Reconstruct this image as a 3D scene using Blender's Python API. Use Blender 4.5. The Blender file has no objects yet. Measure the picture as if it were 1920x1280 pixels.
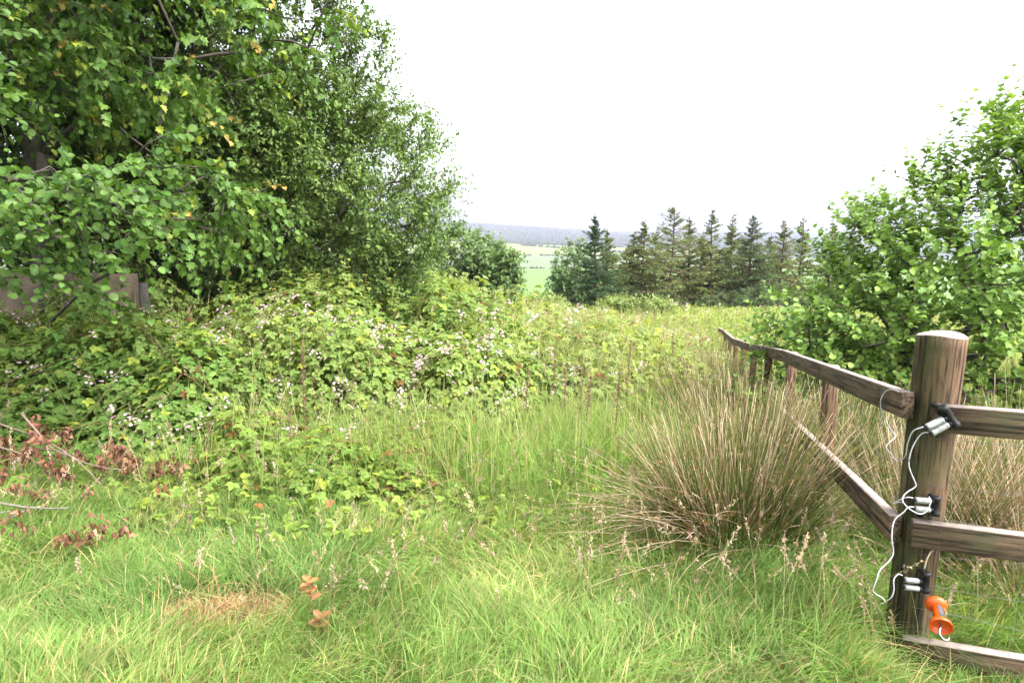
import bpy, math
import numpy as np
from mathutils import Vector

rng = np.random.default_rng(20240611)
scene = bpy.context.scene
col = scene.collection
U = lambda a, b, n=None: rng.uniform(a, b, n)

# ------------------------------------------------------------------ camera
F_PX, CX, CY = 1200.0, 960.0, 640.0
PITCH = math.radians(9.46)
CAMZ = 1.55
cp, sp = math.cos(PITCH), math.sin(PITCH)


def at(px, py, Y):
    a, b = (px - CX) / F_PX, (py - CY) / F_PX
    f, d = cp - sp * b, sp + cp * b
    return np.array([a / f * Y, Y, CAMZ - d / f * Y])


cam = bpy.data.cameras.new("camera")
cam.lens, cam.sensor_width = F_PX / 1920 * 36, 36
cam.clip_start, cam.clip_end = 0.05, 12000
camo = bpy.data.objects.new("camera", cam)
camo.location = (0, 0, CAMZ)
camo.rotation_euler = (math.pi / 2 - PITCH, 0, 0)
col.objects.link(camo)
scene.camera = camo
cam.dof.use_dof = True
cam.dof.focus_distance = 3.6
cam.dof.aperture_fstop = 4.5

# ------------------------------------------------------------------ terrain height
GY = [-50, 2, 15, 30, 60, 120, 250, 420, 1150, 1250, 1350, 1450, 1650, 2300, 3000, 3500, 4500, 7000]
GZ = [0, 0, -1.47, -2.25, -6.0, -15, -30, -36, -34.5, -27, -20, -20, -28, -8, 46, 60, 52, 40]


def vnoise(x, y, s, seed=0):
    x, y = np.asarray(x, float) / s, np.asarray(y, float) / s
    xi, yi = np.floor(x).astype(np.int64), np.floor(y).astype(np.int64)
    fx, fy = x - xi, y - yi
    fx, fy = fx * fx * (3 - 2 * fx), fy * fy * (3 - 2 * fy)

    def h(i, j):
        n = (i * 374761393 + j * 668265263 + seed * 974634777) & 0x7FFFFFFF
        n = ((n ^ (n >> 13)) * 1274126177) & 0x7FFFFFFF
        n = n ^ (n >> 16)
        return (n & 0xFFFF) / 65535.0
    a, b, c, d = h(xi, yi), h(xi + 1, yi), h(xi, yi + 1), h(xi + 1, yi + 1)
    return (a * (1 - fx) + b * fx) * (1 - fy) + (c * (1 - fx) + d * fx) * fy


def sstep(a, b, x):
    t = np.clip((np.asarray(x, float) - a) / (b - a), 0, 1)
    return t * t * (3 - 2 * t)


def ground(x, y):
    x, y = np.asarray(x, float), np.asarray(y, float)
    z = np.interp(y, GY, GZ)
    z = z + 0.5 * sstep(4, 16, y) * sstep(3, -4, x) * sstep(60, 30, y)
    near = sstep(80, 30, y)
    z = z + near * (0.10 * (vnoise(x, y, 1.6, 3) - .5) + 0.05 * (vnoise(x, y, .5, 4) - .5)) * sstep(0.5, 3, y)
    z = z + sstep(1000, 1300, y) * sstep(1900, 1500, y) * (-0.035 * (x - 60))
    z = z - .12 * sstep(1.15, 1.7, x) * sstep(3.4, 2.3, y)
    hill = sstep(2000, 3200, y)
    z = z + hill * (np.clip(-0.06 * (x + 214), -46, 14) + 6 * (vnoise(x, y, 420, 9) - .5))
    return z


# ------------------------------------------------------------------ mesh accumulation
class Geo:
    def __init__(s):
        s.v, s.f, s.t, s.n = [], [], [], 0

    def add(s, V, F, tint):
        """V (n,3); F (m,k); tint (n,3) or (3,)"""
        V = np.asarray(V, float).reshape(-1, 3)
        tint = np.asarray(tint, float)
        if tint.ndim == 1:
            tint = np.broadcast_to(tint, (len(V), 3))
        s.v.append(V)
        s.t.append(tint)
        for f in (F if isinstance(F, list) else [F]):
            s.f.append(np.asarray(f, np.int64) + s.n)
        s.n += len(V)
        return s

    def build(s, name, mat, parent=None, smooth=False):
        V = np.concatenate(s.v)
        T = np.concatenate(s.t)
        me = bpy.data.meshes.new(name)
        me.vertices.add(len(V))
        loops = np.concatenate([f.ravel() for f in s.f])
        tot = np.concatenate([np.full(len(f), f.shape[1], np.int32) for f in s.f])
        start = np.concatenate([[0], np.cumsum(tot)[:-1]]).astype(np.int32)
        o = bpy.data.objects.new(name, me)
        if parent is not None:
            V = V - np.array(parent.location)
        me.vertices.foreach_set("co", V.astype(np.float32).ravel())
        me.loops.add(len(loops))
        me.loops.foreach_set("vertex_index", loops.astype(np.int32))
        me.polygons.add(len(tot))
        me.polygons.foreach_set("loop_start", start)
        me.polygons.foreach_set("loop_total", tot)
        if smooth:
            me.polygons.foreach_set("use_smooth", np.ones(len(tot), bool))
        ca = me.attributes.new("tint", 'FLOAT_COLOR', 'POINT')
        c4 = np.ones((len(V), 4), np.float32)
        c4[:, :3] = T
        ca.data.foreach_set("color", c4.ravel())
        me.update(calc_edges=True)
        if mat is not None:
            me.materials.append(mat)
        col.objects.link(o)
        if parent is not None:
            o.parent = parent
        return o


def empty(name, loc, label, cat, group=None):
    o = bpy.data.objects.new(name, None)
    o.location = tuple(float(c) for c in loc)
    o.empty_display_size = .2
    col.objects.link(o)
    o["label"], o["category"] = label, cat
    if group:
        o["group"] = group
    return o


def tag(o, label, cat, group=None, kind=None):
    if label:
        o["label"] = label
    if cat:
        o["category"] = cat
    if group:
        o["group"] = group
    if kind:
        o["kind"] = kind
    return o


def unit(v):
    v = np.asarray(v, float)
    return v / np.maximum(np.linalg.norm(v, axis=-1, keepdims=True), 1e-9)


def rdir(n):
    return unit(rng.normal(size=(n, 3)))


# leaf templates: stalk at origin, length along +y, face towards +z.  (verts, [faces])
def sym(pts, cup=.12, droop=.12):
    """right-hand outline (x,y) from base to tip -> two folded halves"""
    R = np.array([[x, y, cup * x * 2 - droop * y * y] for x, y in pts])
    mid = np.array([[0, 0, 0], [0, 1, -droop]])
    L = R * np.array([-1, 1, 1])
    k = len(R)
    V = np.concatenate([mid, R, L])
    fr = [0] + list(range(2, 2 + k)) + [1]
    fl = [0, 1] + list(range(2 + 2 * k - 1, 2 + k - 1, -1))
    return V, [np.array([fr]), np.array([fl])]


ROUND = sym([(.30, .14), (.46, .45), (.42, .78), (.2, .99)], .14, .16)
OVAL = sym([(.22, .2), (.30, .5), (.16, .82)], .16, .15)
LEAFLET = sym([(.28, .22), (.36, .5), (.2, .8)], .18, .14)
SLIM = sym([(.15, .3), (.13, .65)], .2, .12)
DIA = sym([(.26, .45)], .2, .1)


def maple_tpl():
    h = [(.16, .0), (.34, -.08), (.30, .14), (.62, .30), (.36, .42), (.42, .72), (.2, .66)]
    return sym(h, .16, .22)


MAPLE = maple_tpl()


def inst(tpl, pos, axis, nrm, size, tint, geo, width=1.0):
    TV, TF = tpl
    n = len(pos)
    a = unit(axis)
    nn = unit(nrm - a * np.sum(a * nrm, 1, keepdims=True))
    b = np.cross(a, nn)
    size = np.broadcast_to(np.asarray(size, float), (n,))[:, None, None]
    V = pos[:, None, :] + size * (TV[None, :, 0:1] * b[:, None, :] * width + TV[None, :, 1:2] * a[:, None, :] + TV[None, :, 2:3] * nn[:, None, :])
    k = len(TV)
    off = (np.arange(n) * k)[:, None]
    FS = [(off[:, :, None] + f[None]).reshape(-1, f.shape[1]) for f in TF]
    T = np.repeat(tint, k, axis=0)
    geo.add(V.reshape(-1, 3), FS, T)


def tubes(geo, P, R, tint, sides=4):
    """P (n,s,3) polylines, R (n,s) radii, tint (n,3)|(n,s,3)|(3,)"""
    P = np.asarray(P, float)
    n, s, _ = P.shape
    R = np.broadcast_to(np.asarray(R, float), (n, s))
    T = np.gradient(P, axis=1)
    T = unit(T)
    ref = np.where(np.abs(T[:, :1, 2:3]) < .9, np.array([0, 0, 1.]), np.array([1., 0, 0]))
    a = unit(np.cross(T, np.broadcast_to(ref, T.shape)))
    b = np.cross(T, a)
    ang = np.arange(sides) / sides * 2 * np.pi
    V = P[:, :, None, :] + R[:, :, None, None] * (np.cos(ang)[None, None, :, None] * a[:, :, None, :] + np.sin(ang)[None, None, :, None] * b[:, :, None, :])
    idx = np.arange(n * s * sides).reshape(n, s, sides)
    nx = np.roll(idx, -1, axis=2)
    F = np.stack([idx[:, :-1], nx[:, :-1], nx[:, 1:], idx[:, 1:]], -1).reshape(-1, 4)
    caps = [idx[:, 0, ::-1].reshape(n, sides), idx[:, -1, :].reshape(n, sides)] if sides > 3 else [idx[:, 0, ::-1], idx[:, -1, :]]
    tint = np.asarray(tint, float)
    if tint.ndim == 1:
        TT = np.broadcast_to(tint, (n * s * sides, 3))
    elif tint.ndim == 2:
        TT = np.repeat(tint, s * sides, axis=0)
    else:
        TT = np.repeat(tint.reshape(n * s, 3), sides, axis=0)
    geo.add(V.reshape(-1, 3), [F] + caps, TT)


def mixc(c0, c1, t):
    t = np.asarray(t)[:, None]
    return np.array(c0) * (1 - t) + np.array(c1) * t


def jit(c, a=.18):
    c = np.asarray(c, float)
    return c * (1 + U(-a, a, (len(c), 1))) * (1 + U(-a * .35, a * .35, c.shape))


# ------------------------------------------------------------------ materials
def newmat(name):
    m = bpy.data.materials.new(name)
    m.use_nodes = True
    nt = m.node_tree
    nt.nodes.clear()
    return m, nt, nt.nodes.new("ShaderNodeOutputMaterial")


def leafmat(name, gloss=.3, trans=.35, rough=.42, noise=18):
    m, nt, out = newmat(name)
    N, L = nt.nodes, nt.links
    at_ = N.new("ShaderNodeAttribute")
    at_.attribute_name = "tint"
    tc = N.new("ShaderNodeTexCoord")
    nz = N.new("ShaderNodeTexNoise")
    nz.inputs["Scale"].default_value = noise
    nz.inputs["Detail"].default_value = 3
    L.new(tc.outputs["Object"], nz.inputs["Vector"])
    mr = N.new("ShaderNodeMapRange")
    mr.inputs[1].default_value, mr.inputs[2].default_value = .3, .7
    mr.inputs[3].default_value, mr.inputs[4].default_value = .75, 1.25
    L.new(nz.outputs["Fac"], mr.inputs[0])
    mx = N.new("ShaderNodeVectorMath")
    mx.operation = 'SCALE'
    L.new(at_.outputs["Color"], mx.inputs[0])
    L.new(mr.outputs[0], mx.inputs["Scale"])
    p = N.new("ShaderNodeBsdfPrincipled")
    p.inputs["Roughness"].default_value = rough
    p.inputs["Specular IOR Level"].default_value = gloss
    L.new(mx.outputs[0], p.inputs["Base Color"])
    if trans > 0:
        tr = N.new("ShaderNodeBsdfTranslucent")
        tm = N.new("ShaderNodeVectorMath")
        tm.operation = 'MULTIPLY'
        tm.inputs[1].default_value = (1.5, 1.5, .8)
        L.new(mx.outputs[0], tm.inputs[0])
        L.new(tm.outputs[0], tr.inputs["Color"])
        ms = N.new("ShaderNodeMixShader")
        ms.inputs[0].default_value = trans
        L.new(p.outputs[0], ms.inputs[1])
        L.new(tr.outputs[0], ms.inputs[2])
        L.new(ms.outputs[0], out.inputs["Surface"])
    else:
        L.new(p.outputs[0], out.inputs["Surface"])
    return m


M_LEAF = leafmat("leaf", .2, .27, .5)
M_BRAMBLE = leafmat("bramble_leaf", .12, .4, .6)
M_GRASS = leafmat("grass_blade", .15, .4, .55, 6)
M_NEEDLE = leafmat("needles", .1, .3, .7, 3)
M_PETAL = leafmat("petal", .2, .35, .6)
M_BARK = leafmat("bark", .15, 0, .85, 25)
M_DRY = leafmat("dry_leaf", .2, .15, .6, 30)


def simplemat(name, c, rough=.5, spec=.4, metal=0., noise=None, amt=.25, bump=0.):
    m, nt, out = newmat(name)
    N, L = nt.nodes, nt.links
    p = N.new("ShaderNodeBsdfPrincipled")
    p.inputs["Roughness"].default_value = rough
    p.inputs["Specular IOR Level"].default_value = spec
    p.inputs["Metallic"].default_value = metal
    p.inputs["Base Color"].default_value = (*c, 1)
    if noise:
        tc = N.new("ShaderNodeTexCoord")
        nz = N.new("ShaderNodeTexNoise")
        nz.inputs["Scale"].default_value = noise
        nz.inputs["Detail"].default_value = 6
        L.new(tc.outputs["Object"], nz.inputs["Vector"])
        cr = N.new("ShaderNodeValToRGB")
        cr.color_ramp.elements[0].position, cr.color_ramp.elements[1].position = .3, .7
        cr.color_ramp.elements[0].color = (*[k * (1 - amt) for k in c], 1)
        cr.color_ramp.elements[1].color = (*[min(1, k * (1 + amt)) for k in c], 1)
        L.new(nz.outputs["Fac"], cr.inputs[0])
        L.new(cr.outputs[0], p.inputs["Base Color"])
        if bump:
            bp = N.new("ShaderNodeBump")
            bp.inputs["Strength"].default_value = bump
            bp.inputs["Distance"].default_value = .01
            L.new(nz.outputs["Fac"], bp.inputs["Height"])
            L.new(bp.outputs[0], p.inputs["Normal"])
    L.new(p.outputs[0], out.inputs["Surface"])
    return m


def woodmat(name, dark, light, algae, axis='Z', algae_amt=.5, stretch=14):
    """weathered timber: grain streaks stretched along one object axis, blotches, algae"""
    m, nt, out = newmat(name)
    N, L = nt.nodes, nt.links
    tc = N.new("ShaderNodeTexCoord")
    mp = N.new("ShaderNodeMapping")
    sc = {'X': (1, stretch, stretch), 'Y': (stretch, 1, stretch), 'Z': (stretch, stretch, 1)}[axis]
    mp.inputs["Scale"].default_value = sc
    L.new(tc.outputs["Object"], mp.inputs["Vector"])
    g = N.new("ShaderNodeTexNoise")
    g.inputs["Scale"].default_value = 5
    g.inputs["Detail"].default_value = 8
    g.inputs["Roughness"].default_value = .7
    L.new(mp.outputs[0], g.inputs["Vector"])
    cr = N.new("ShaderNodeValToRGB")
    e = cr.color_ramp.elements
    e[0].position, e[1].position = .38, .64
    e[0].color, e[1].color = (*dark, 1), (*light, 1)
    e2 = e.new(.5)
    e2.color = (*[(a * .45 + b * .55) for a, b in zip(dark, light)], 1)
    L.new(g.outputs["Fac"], cr.inputs[0])
    bl = N.new("ShaderNodeTexNoise")
    bl.inputs["Scale"].default_value = 7
    bl.inputs["Detail"].default_value = 5
    L.new(tc.outputs["Object"], bl.inputs["Vector"])
    mr = N.new("ShaderNodeMapRange")
    mr.inputs[1].default_value, mr.inputs[2].default_value = .5, .68
    mr.inputs[3].default_value, mr.inputs[4].default_value = 0, algae_amt
    L.new(bl.outputs["Fac"], mr.inputs[0])
    mx = N.new("ShaderNodeMix")
    mx.data_type = 'RGBA'
    L.new(mr.outputs[0], mx.inputs[0])
    L.new(cr.outputs[0], mx.inputs[6])
    mx.inputs[7].default_value = (*algae, 1)
    mp2 = N.new("ShaderNodeMapping")
    mp2.inputs["Scale"].default_value = tuple(1.2 if k == 1 else k * 4.5 for k in sc)
    L.new(tc.outputs["Object"], mp2.inputs["Vector"])
    ck = N.new("ShaderNodeTexNoise")
    ck.inputs["Scale"].default_value = 2.2
    ck.inputs["Detail"].default_value = 4
    L.new(mp2.outputs[0], ck.inputs["Vector"])
    cm = N.new("ShaderNodeMapRange")
    cm.inputs[1].default_value, cm.inputs[2].default_value = .38, .47
    cm.inputs[3].default_value, cm.inputs[4].default_value = .3, 1.08
    L.new(ck.outputs["Fac"], cm.inputs[0])
    mc = N.new("ShaderNodeVectorMath")
    mc.operation = 'SCALE'
    L.new(mx.outputs[2], mc.inputs[0])
    L.new(cm.outputs[0], mc.inputs["Scale"])
    # painted-on tint (algae plus shade on the post's west side) multiplies
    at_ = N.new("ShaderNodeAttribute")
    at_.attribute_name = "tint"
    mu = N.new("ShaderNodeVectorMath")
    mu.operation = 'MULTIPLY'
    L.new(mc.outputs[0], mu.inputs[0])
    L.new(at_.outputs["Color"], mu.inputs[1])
    p = N.new("ShaderNodeBsdfPrincipled")
    p.inputs["Roughness"].default_value = .8
    p.inputs["Specular IOR Level"].default_value = .25
    L.new(mu.outputs[0], p.inputs["Base Color"])
    bp = N.new("ShaderNodeBump")
    bp.inputs["Strength"].default_value = .6
    bp.inputs["Distance"].default_value = .006
    L.new(g.outputs["Fac"], bp.inputs["Height"])
    L.new(bp.outputs[0], p.inputs["Normal"])
    L.new(p.outputs[0], out.inputs["Surface"])
    return m


# ------------------------------------------------------------------ ground & far land
def groundmat(name, cols, scale, detail=8, bump=.3, dist=.05):
    m, nt, out = newmat(name)
    N, L = nt.nodes, nt.links
    tc = N.new("ShaderNodeTexCoord")
    nz = N.new("ShaderNodeTexNoise")
    nz.inputs["Scale"].default_value = scale
    nz.inputs["Detail"].default_value = detail
    nz.inputs["Roughness"].default_value = .65
    L.new(tc.outputs["Object"], nz.inputs["Vector"])
    cr = N.new("ShaderNodeValToRGB")
    e = cr.color_ramp.elements
    e[0].position, e[1].position = .3, .7
    e[0].color, e[1].color = (*cols[0], 1), (*cols[-1], 1)
    if len(cols) == 3:
        x = e.new(.5)
        x.color = (*cols[1], 1)
    L.new(nz.outputs["Fac"], cr.inputs[0])
    p = N.new("ShaderNodeBsdfPrincipled")
    p.inputs["Roughness"].default_value = .95
    p.inputs["Specular IOR Level"].default_value = .1
    L.new(cr.outputs[0], p.inputs["Base Color"])
    bp = N.new("ShaderNodeBump")
    bp.inputs["Strength"].default_value = bump
    bp.inputs["Distance"].default_value = dist
    L.new(nz.outputs["Fac"], bp.inputs["Height"])
    L.new(bp.outputs[0], p.inputs["Normal"])
    L.new(p.outputs[0], out.inputs["Surface"])
    return m


G_MATS = [groundmat("meadow_soil", [(.035, .04, .014), (.06, .085, .022), (.10, .12, .035)], 5),
          groundmat("pasture", [(.075, .135, .03), (.095, .165, .036)], .03, 6, .1),
          groundmat("cut_field", [(.085, .11, .055), (.105, .13, .065)], .03, 6, .1),
          groundmat("hay_field", [(.12, .15, .045), (.155, .18, .06)], .02, 6, .1),
          groundmat("wooded_slope", [(.016, .03, .018), (.03, .045, .026), (.05, .065, .04)], .02, 10, 1.0, 6.)]


def ground_patch(name, ys, us, spread, matfn):
    ys = np.asarray(ys, float)
    Yg, Ug = np.meshgrid(ys, us, indexing='ij')
    Xg = Ug * spread(Yg)
    Zg = ground(Xg, Yg)
    nr, nc = Yg.shape
    V = np.stack([Xg, Yg, Zg], -1).reshape(-1, 3)
    i = np.arange(nr * nc).reshape(nr, nc)
    F = np.stack([i[:-1, :-1], i[:-1, 1:], i[1:, 1:], i[1:, :-1]], -1).reshape(-1, 4)
    g = Geo().add(V, F, (1, 1, 1))
    o = g.build(name, None, None, True)
    for m in G_MATS:
        o.data.materials.append(m)
    cx = V[F].mean(1)
    o.data.polygons.foreach_set("material_index", matfn(cx[:, 0], cx[:, 1]).astype(np.int32))
    o["kind"] = "structure"
    return o


def field_of(x, y):
    m = np.zeros(len(x))
    m[y > 90] = 1
    m[y > 714] = 2
    m[y > 1130] = 3
    m[(y > 1420) | ((y > 1150) & (x > 420))] = 4
    return m


ys = np.concatenate([np.arange(-8, 1, 1.), np.arange(1, 18, .2), np.arange(18, 60, 1), np.arange(60, 250, 10),
                     np.arange(250, 714, 29), np.linspace(714, 1130, 18), np.linspace(1150, 1430, 24),
                     np.linspace(1460, 3600, 60), np.linspace(3700, 7000, 12)])
ground_patch("ground", ys, np.linspace(-1, 1, 90), lambda y: np.maximum(12, y * 1.5 + 6), field_of)

# ------------------------------------------------------------------ world, sun, haze
SUN_EL, SUN_AZ = math.radians(56), math.radians(118)   # azimuth clockwise from +Y
w = bpy.data.worlds.new("World")
scene.world = w
w.use_nodes = True
nt = w.node_tree
nt.nodes.clear()
wo = nt.nodes.new("ShaderNodeOutputWorld")
bg = nt.nodes.new("ShaderNodeBackground")
sky = nt.nodes.new("ShaderNodeTexSky")
sky.sky_type = 'NISHITA'
sky.sun_disc = False
sky.sun_elevation, sky.sun_rotation = SUN_EL, SUN_AZ
sky.air_density, sky.dust_density, sky.ozone_density = 1.0, 5.0, 1.0
hs = nt.nodes.new("ShaderNodeHueSaturation")   # overcast: the cloud sheet takes out the blue
hs.inputs["Saturation"].default_value = .22
nt.links.new(sky.outputs[0], hs.inputs["Color"])
nt.links.new(hs.outputs[0], bg.inputs["Color"])
bg.inputs["Strength"].default_value = .15
nt.links.new(bg.outputs[0], wo.inputs["Surface"])

sl = bpy.data.lights.new("sun", 'SUN')
sl.energy, sl.angle, sl.color = .8, math.radians(25), (1, .96, .90)
so = bpy.data.objects.new("sun", sl)
sd = Vector((math.sin(SUN_AZ) * math.cos(SUN_EL), math.cos(SUN_AZ) * math.cos(SUN_EL), math.sin(SUN_EL)))
so.rotation_euler = sd.to_track_quat('Z', 'Y').to_euler()
so.location = (0, 0, 60)
col.objects.link(so)

hm, hnt, hout = newmat("haze")
pv = hnt.nodes.new("ShaderNodeVolumePrincipled")
pv.inputs["Color"].default_value = (.47, .47, .60, 1)
pv.inputs["Density"].default_value = .00030
pv.inputs["Anisotropy"].default_value = .3
hnt.links.new(pv.outputs[0], hout.inputs["Volume"])
x0, x1, y0, y1, z0, z1 = -11000, 11000, -60, 7100, -60, 140
hv = [(x, y, z) for x in (x0, x1) for y in (y0, y1) for z in (z0, z1)]
hf = [(0, 1, 3, 2), (4, 6, 7, 5), (0, 4, 5, 1), (2, 3, 7, 6), (0, 2, 6, 4), (1, 5, 7, 3)]
ho = Geo().add(hv, np.array(hf), (1, 1, 1)).build("haze", hm)
ho["kind"] = "stuff"

vs = scene.view_settings
vs.view_transform, vs.look, vs.gamma, vs.use_curve_mapping = 'Standard', 'None', 1, False
vs.exposure = 2.65
cy = scene.cycles
cy.max_bounces, cy.diffuse_bounces, cy.glossy_bounces, cy.transmission_bounces, cy.volume_bounces = 7, 4, 2, 5, 1
cy.transparent_max_bounces = 4
cy.caustics_reflective = cy.caustics_refractive = False
cy.sample_clamp_indirect = 8

# ------------------------------------------------------------------ far woods and hedges
def blobs(geo, pos, r, h, tint, nu=6, nv=4):
    th = np.arange(nu) / nu * 2 * np.pi
    ph = np.linspace(.0, 1, nv)
    n = len(pos)
    rad = np.sin(np.pi * (.18 + .78 * ph))
    V = np.zeros((n, nv, nu, 3))
    jr = U(.7, 1.25, (n, nv, nu))
    V[..., 0] = pos[:, None, None, 0] + r[:, None, None] * rad[None, :, None] * np.cos(th)[None, None] * jr
    V[..., 1] = pos[:, None, None, 1] + r[:, None, None] * rad[None, :, None] * np.sin(th)[None, None] * jr
    V[..., 2] = pos[:, None, None, 2] + h[:, None, None] * (ph[None, :, None] - .05)
    i = np.arange(n * nv * nu).reshape(n, nv, nu)
    nx = np.roll(i, -1, 2)
    F = np.stack([i[:, :-1], nx[:, :-1], nx[:, 1:], i[:, 1:]], -1).reshape(-1, 4)
    geo.add(V.reshape(-1, 3), [F, i[:, -1, :].reshape(n, nu)], np.repeat(tint, nv * nu, 0))


g = Geo()
n = 5200
yy = np.concatenate([U(1470, 2100, 1700), U(2100, 3500, 3500)])
xx = U(-.22, .45, n) * yy
p = np.stack([xx, yy, ground(xx, yy)], 1)
sz = U(.7, 1.3, n)
blobs(g, p, 7.5 * sz, 8 * sz * U(.7, 1.2, n), jit(mixc((.022, .036, .024), (.035, .05, .032), U(0, 1, n)), .15))
tag(g.build("distant_woodland", M_NEEDLE, None, True), "hazy wooded hillside beyond the fields on the horizon", "woodland", kind="stuff")
for (ya, xa, yb, xb, nn, hh, lab) in [(714, -140, 714, 330, 150, 2.0, "low hedge along the far edge of the bright green field"),
                                       (1132, -160, 1132, 560, 190, 3.2, "dark hedge between the grey green field and the pale hay field"),
                                       (1330, 20, 1180, 330, 90, 5, "thin hedge climbing across the pale hay field")]:
    g = Geo()
    t = np.sort(U(0, 1, nn))
    xx, yy = xa + (xb - xa) * t, ya + (yb - ya) * t + U(-2, 2, nn)
    p = np.stack([xx, yy, ground(xx, yy)], 1)
    blobs(g, p, U(1.6, 2.6, nn) * hh / 2.4, hh * U(.6, 1.2, nn), jit(np.tile([.03, .05, .02], (nn, 1)), .3), 6, 3)
    tag(g.build("hedgerow", M_NEEDLE, None, True), lab, "hedge", kind="stuff")


# ------------------------------------------------------------------ broadleaf trees
def skeleton(trunk, nodes, alpha=.4):
    P = np.concatenate([trunk, nodes])
    k, n = len(trunk), len(P)
    par = np.full(n, -1)
    pl = np.zeros(n)
    order = list(range(k))
    for i in range(1, k):
        par[i] = i - 1
        pl[i] = pl[i - 1] + np.linalg.norm(P[i] - P[i - 1])
    rest = np.arange(k, n)
    best = np.full(n, 1e9)
    bj = np.zeros(n, int)
    for j in range(k):
        if j == 0 and k > 1:
            continue
        c = np.linalg.norm(P[rest] - P[j], axis=1) + alpha * pl[j]
        u = c < best[rest]
        best[rest[u]] = c[u]
        bj[rest[u]] = j
    alive = np.ones(n, bool)
    alive[:k] = False
    for _ in range(n - k):
        ids = np.nonzero(alive)[0]
        i = ids[np.argmin(best[ids])]
        alive[i] = False
        par[i] = bj[i]
        pl[i] = pl[par[i]] + np.linalg.norm(P[i] - P[par[i]])
        order.append(i)
        ids = np.nonzero(alive)[0]
        if len(ids):
            c = np.linalg.norm(P[ids] - P[i], axis=1) + alpha * pl[i]
            u = c < best[ids]
            best[ids[u]] = c[u]
            bj[ids[u]] = i
    cnt = np.ones(n)
    for i in reversed(order):
        if par[i] >= 0:
            cnt[par[i]] += cnt[i]
    return P, par, cnt


def crown_nodes(ells, n, shell=.55):
    """random points in a union of ellipsoids (cx,cy,cz,rx,ry,rz), biased outwards"""
    ells = np.array(ells, float)
    vol = ells[:, 3] * ells[:, 4] * ells[:, 5]
    k = rng.choice(len(ells), n, p=vol ** .8 / (vol ** .8).sum())
    r = U(shell ** 3, 1, n) ** (1 / 3)
    m = U(0, 1, n) < .2
    r[m] = U(.2, 1, m.sum())
    return ells[k, :3] + rdir(n) * r[:, None] * ells[k, 3:]


def leafy_tree(name, label, cat, trunk, ells, n_nodes, spray, leaf, size, pal, group=None, r_tip=.004, rpow=.46,
               n_shoot=3, shoot_len=(.25, .5), n_leaf=9, droop=.25, hang=.2, tip=None, tip_amt=.0, bark=(.07, .06, .05),
               mat=None, shell=.55, twigs=True, alpha=.4, up=.25, width=1.0, keep=None, nodes=None):
    trunk = np.array(trunk, float)
    if nodes is None:
        nodes = crown_nodes(ells, n_nodes, shell)
    if keep is not None:
        nodes = nodes[keep(nodes)]
    nodes = nodes[nodes[:, 2] > ground(nodes[:, 0], nodes[:, 1]) + .25]
    P, par, cnt = skeleton(trunk, nodes, alpha)
    root = empty(name, trunk[0], label, cat, group)
    e = np.nonzero(par >= 0)[0]
    r1 = r_tip * cnt[e] ** rpow
    r0 = np.minimum(r_tip * cnt[par[e]] ** rpow, r1 * 1.35)
    a, b = P[par[e]], P[e]
    mid = (a + b) / 2 + rng.normal(size=a.shape) * (.06 * np.linalg.norm(b - a, axis=1))[:, None]
    gb = Geo()
    bt = jit(np.tile(bark, (len(e), 1)), .2)
    tubes(gb, np.stack([a, mid, b], 1), np.stack([r0, (r0 + r1) / 2, r1], 1), bt, 6)
    # shoots
    k = len(trunk)
    ids = np.repeat(np.arange(k, len(P)), n_shoot)
    M = len(ids)
    out = unit(P[ids] - P[par[ids]])
    ctr = P[k:].mean(0)
    radial = unit(P[ids] - ctr)
    D = unit(out * .5 + radial * .6 + rdir(M) * .75 + np.array([0, 0, up]))
    Ls = U(shoot_len[0], shoot_len[1], M)
    base = P[ids] - out * U(0, .2, M)[:, None]
    ts = (np.arange(n_leaf) + .6) / n_leaf
    dr = np.array([0, 0, -1.]) * droop
    if twigs:
        tt = np.linspace(0, 1, 4)
        TP = base[:, None] + (D[:, None] * tt[None, :, None] + dr * (tt ** 2)[None, :, None]) * Ls[:, None, None]
        tubes(gb, TP, np.broadcast_to(r_tip * np.linspace(.55, .25, 4), (M, 4)), jit(np.tile(np.array(bark) * 1.2, (M, 1)), .2), 3)
    gb.build("trunk", M_BARK, root, True)
    LP = base[:, None] + (D[:, None] * ts[None, :, None] + dr * (ts ** 2)[None, :, None]) * Ls[:, None, None]
    tan = D[:, None] + 2 * dr * ts[None, :, None]
    n = M * n_leaf
    LP = LP.reshape(n, 3)
    tan = unit(tan.reshape(n, 3))
    side = unit(np.cross(tan, rdir(n)))
    ax = unit(side * .9 + tan * .55 + np.array([0, 0, -hang]) + rdir(n) * .25)
    nr = unit(np.array([0, 0, 1.]) + rdir(n) * .55 + np.repeat(radial, n_leaf, 0) * .35)
    tt = np.tile(ts, M)
    s = U(size[0], size[1], n) * (1 - .35 * tt ** 3)
    # clump-to-clump colour, then leaf-to-leaf
    cl = np.repeat(U(0, 1, M), n_leaf) * .5 + U(0, 1, n) * .5
    c = jit(mixc(pal[0], pal[1], cl), .16)
    if tip is not None:
        youth = np.repeat(U(0, 1, M) < tip_amt, n_leaf) * np.clip((tt - .45) * 2.2, 0, 1) * U(.5, 1, n)
        tipc = np.array(tip)
        pick = tipc[rng.integers(0, len(tipc), M)]
        c = c * (1 - youth[:, None]) + np.repeat(pick, n_leaf, 0) * youth[:, None]
    gl = Geo()
    inst(leaf, LP + rdir(n) * .015, ax, nr, s, c, gl, width)
    gl.build("crown", mat or M_LEAF, root)
    return root


def tr(x, y, pts):
    z = float(ground(x, y))
    return [(x, y, z - .1)] + [(x + a, y + b, z + c) for a, b, c in pts]


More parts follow.
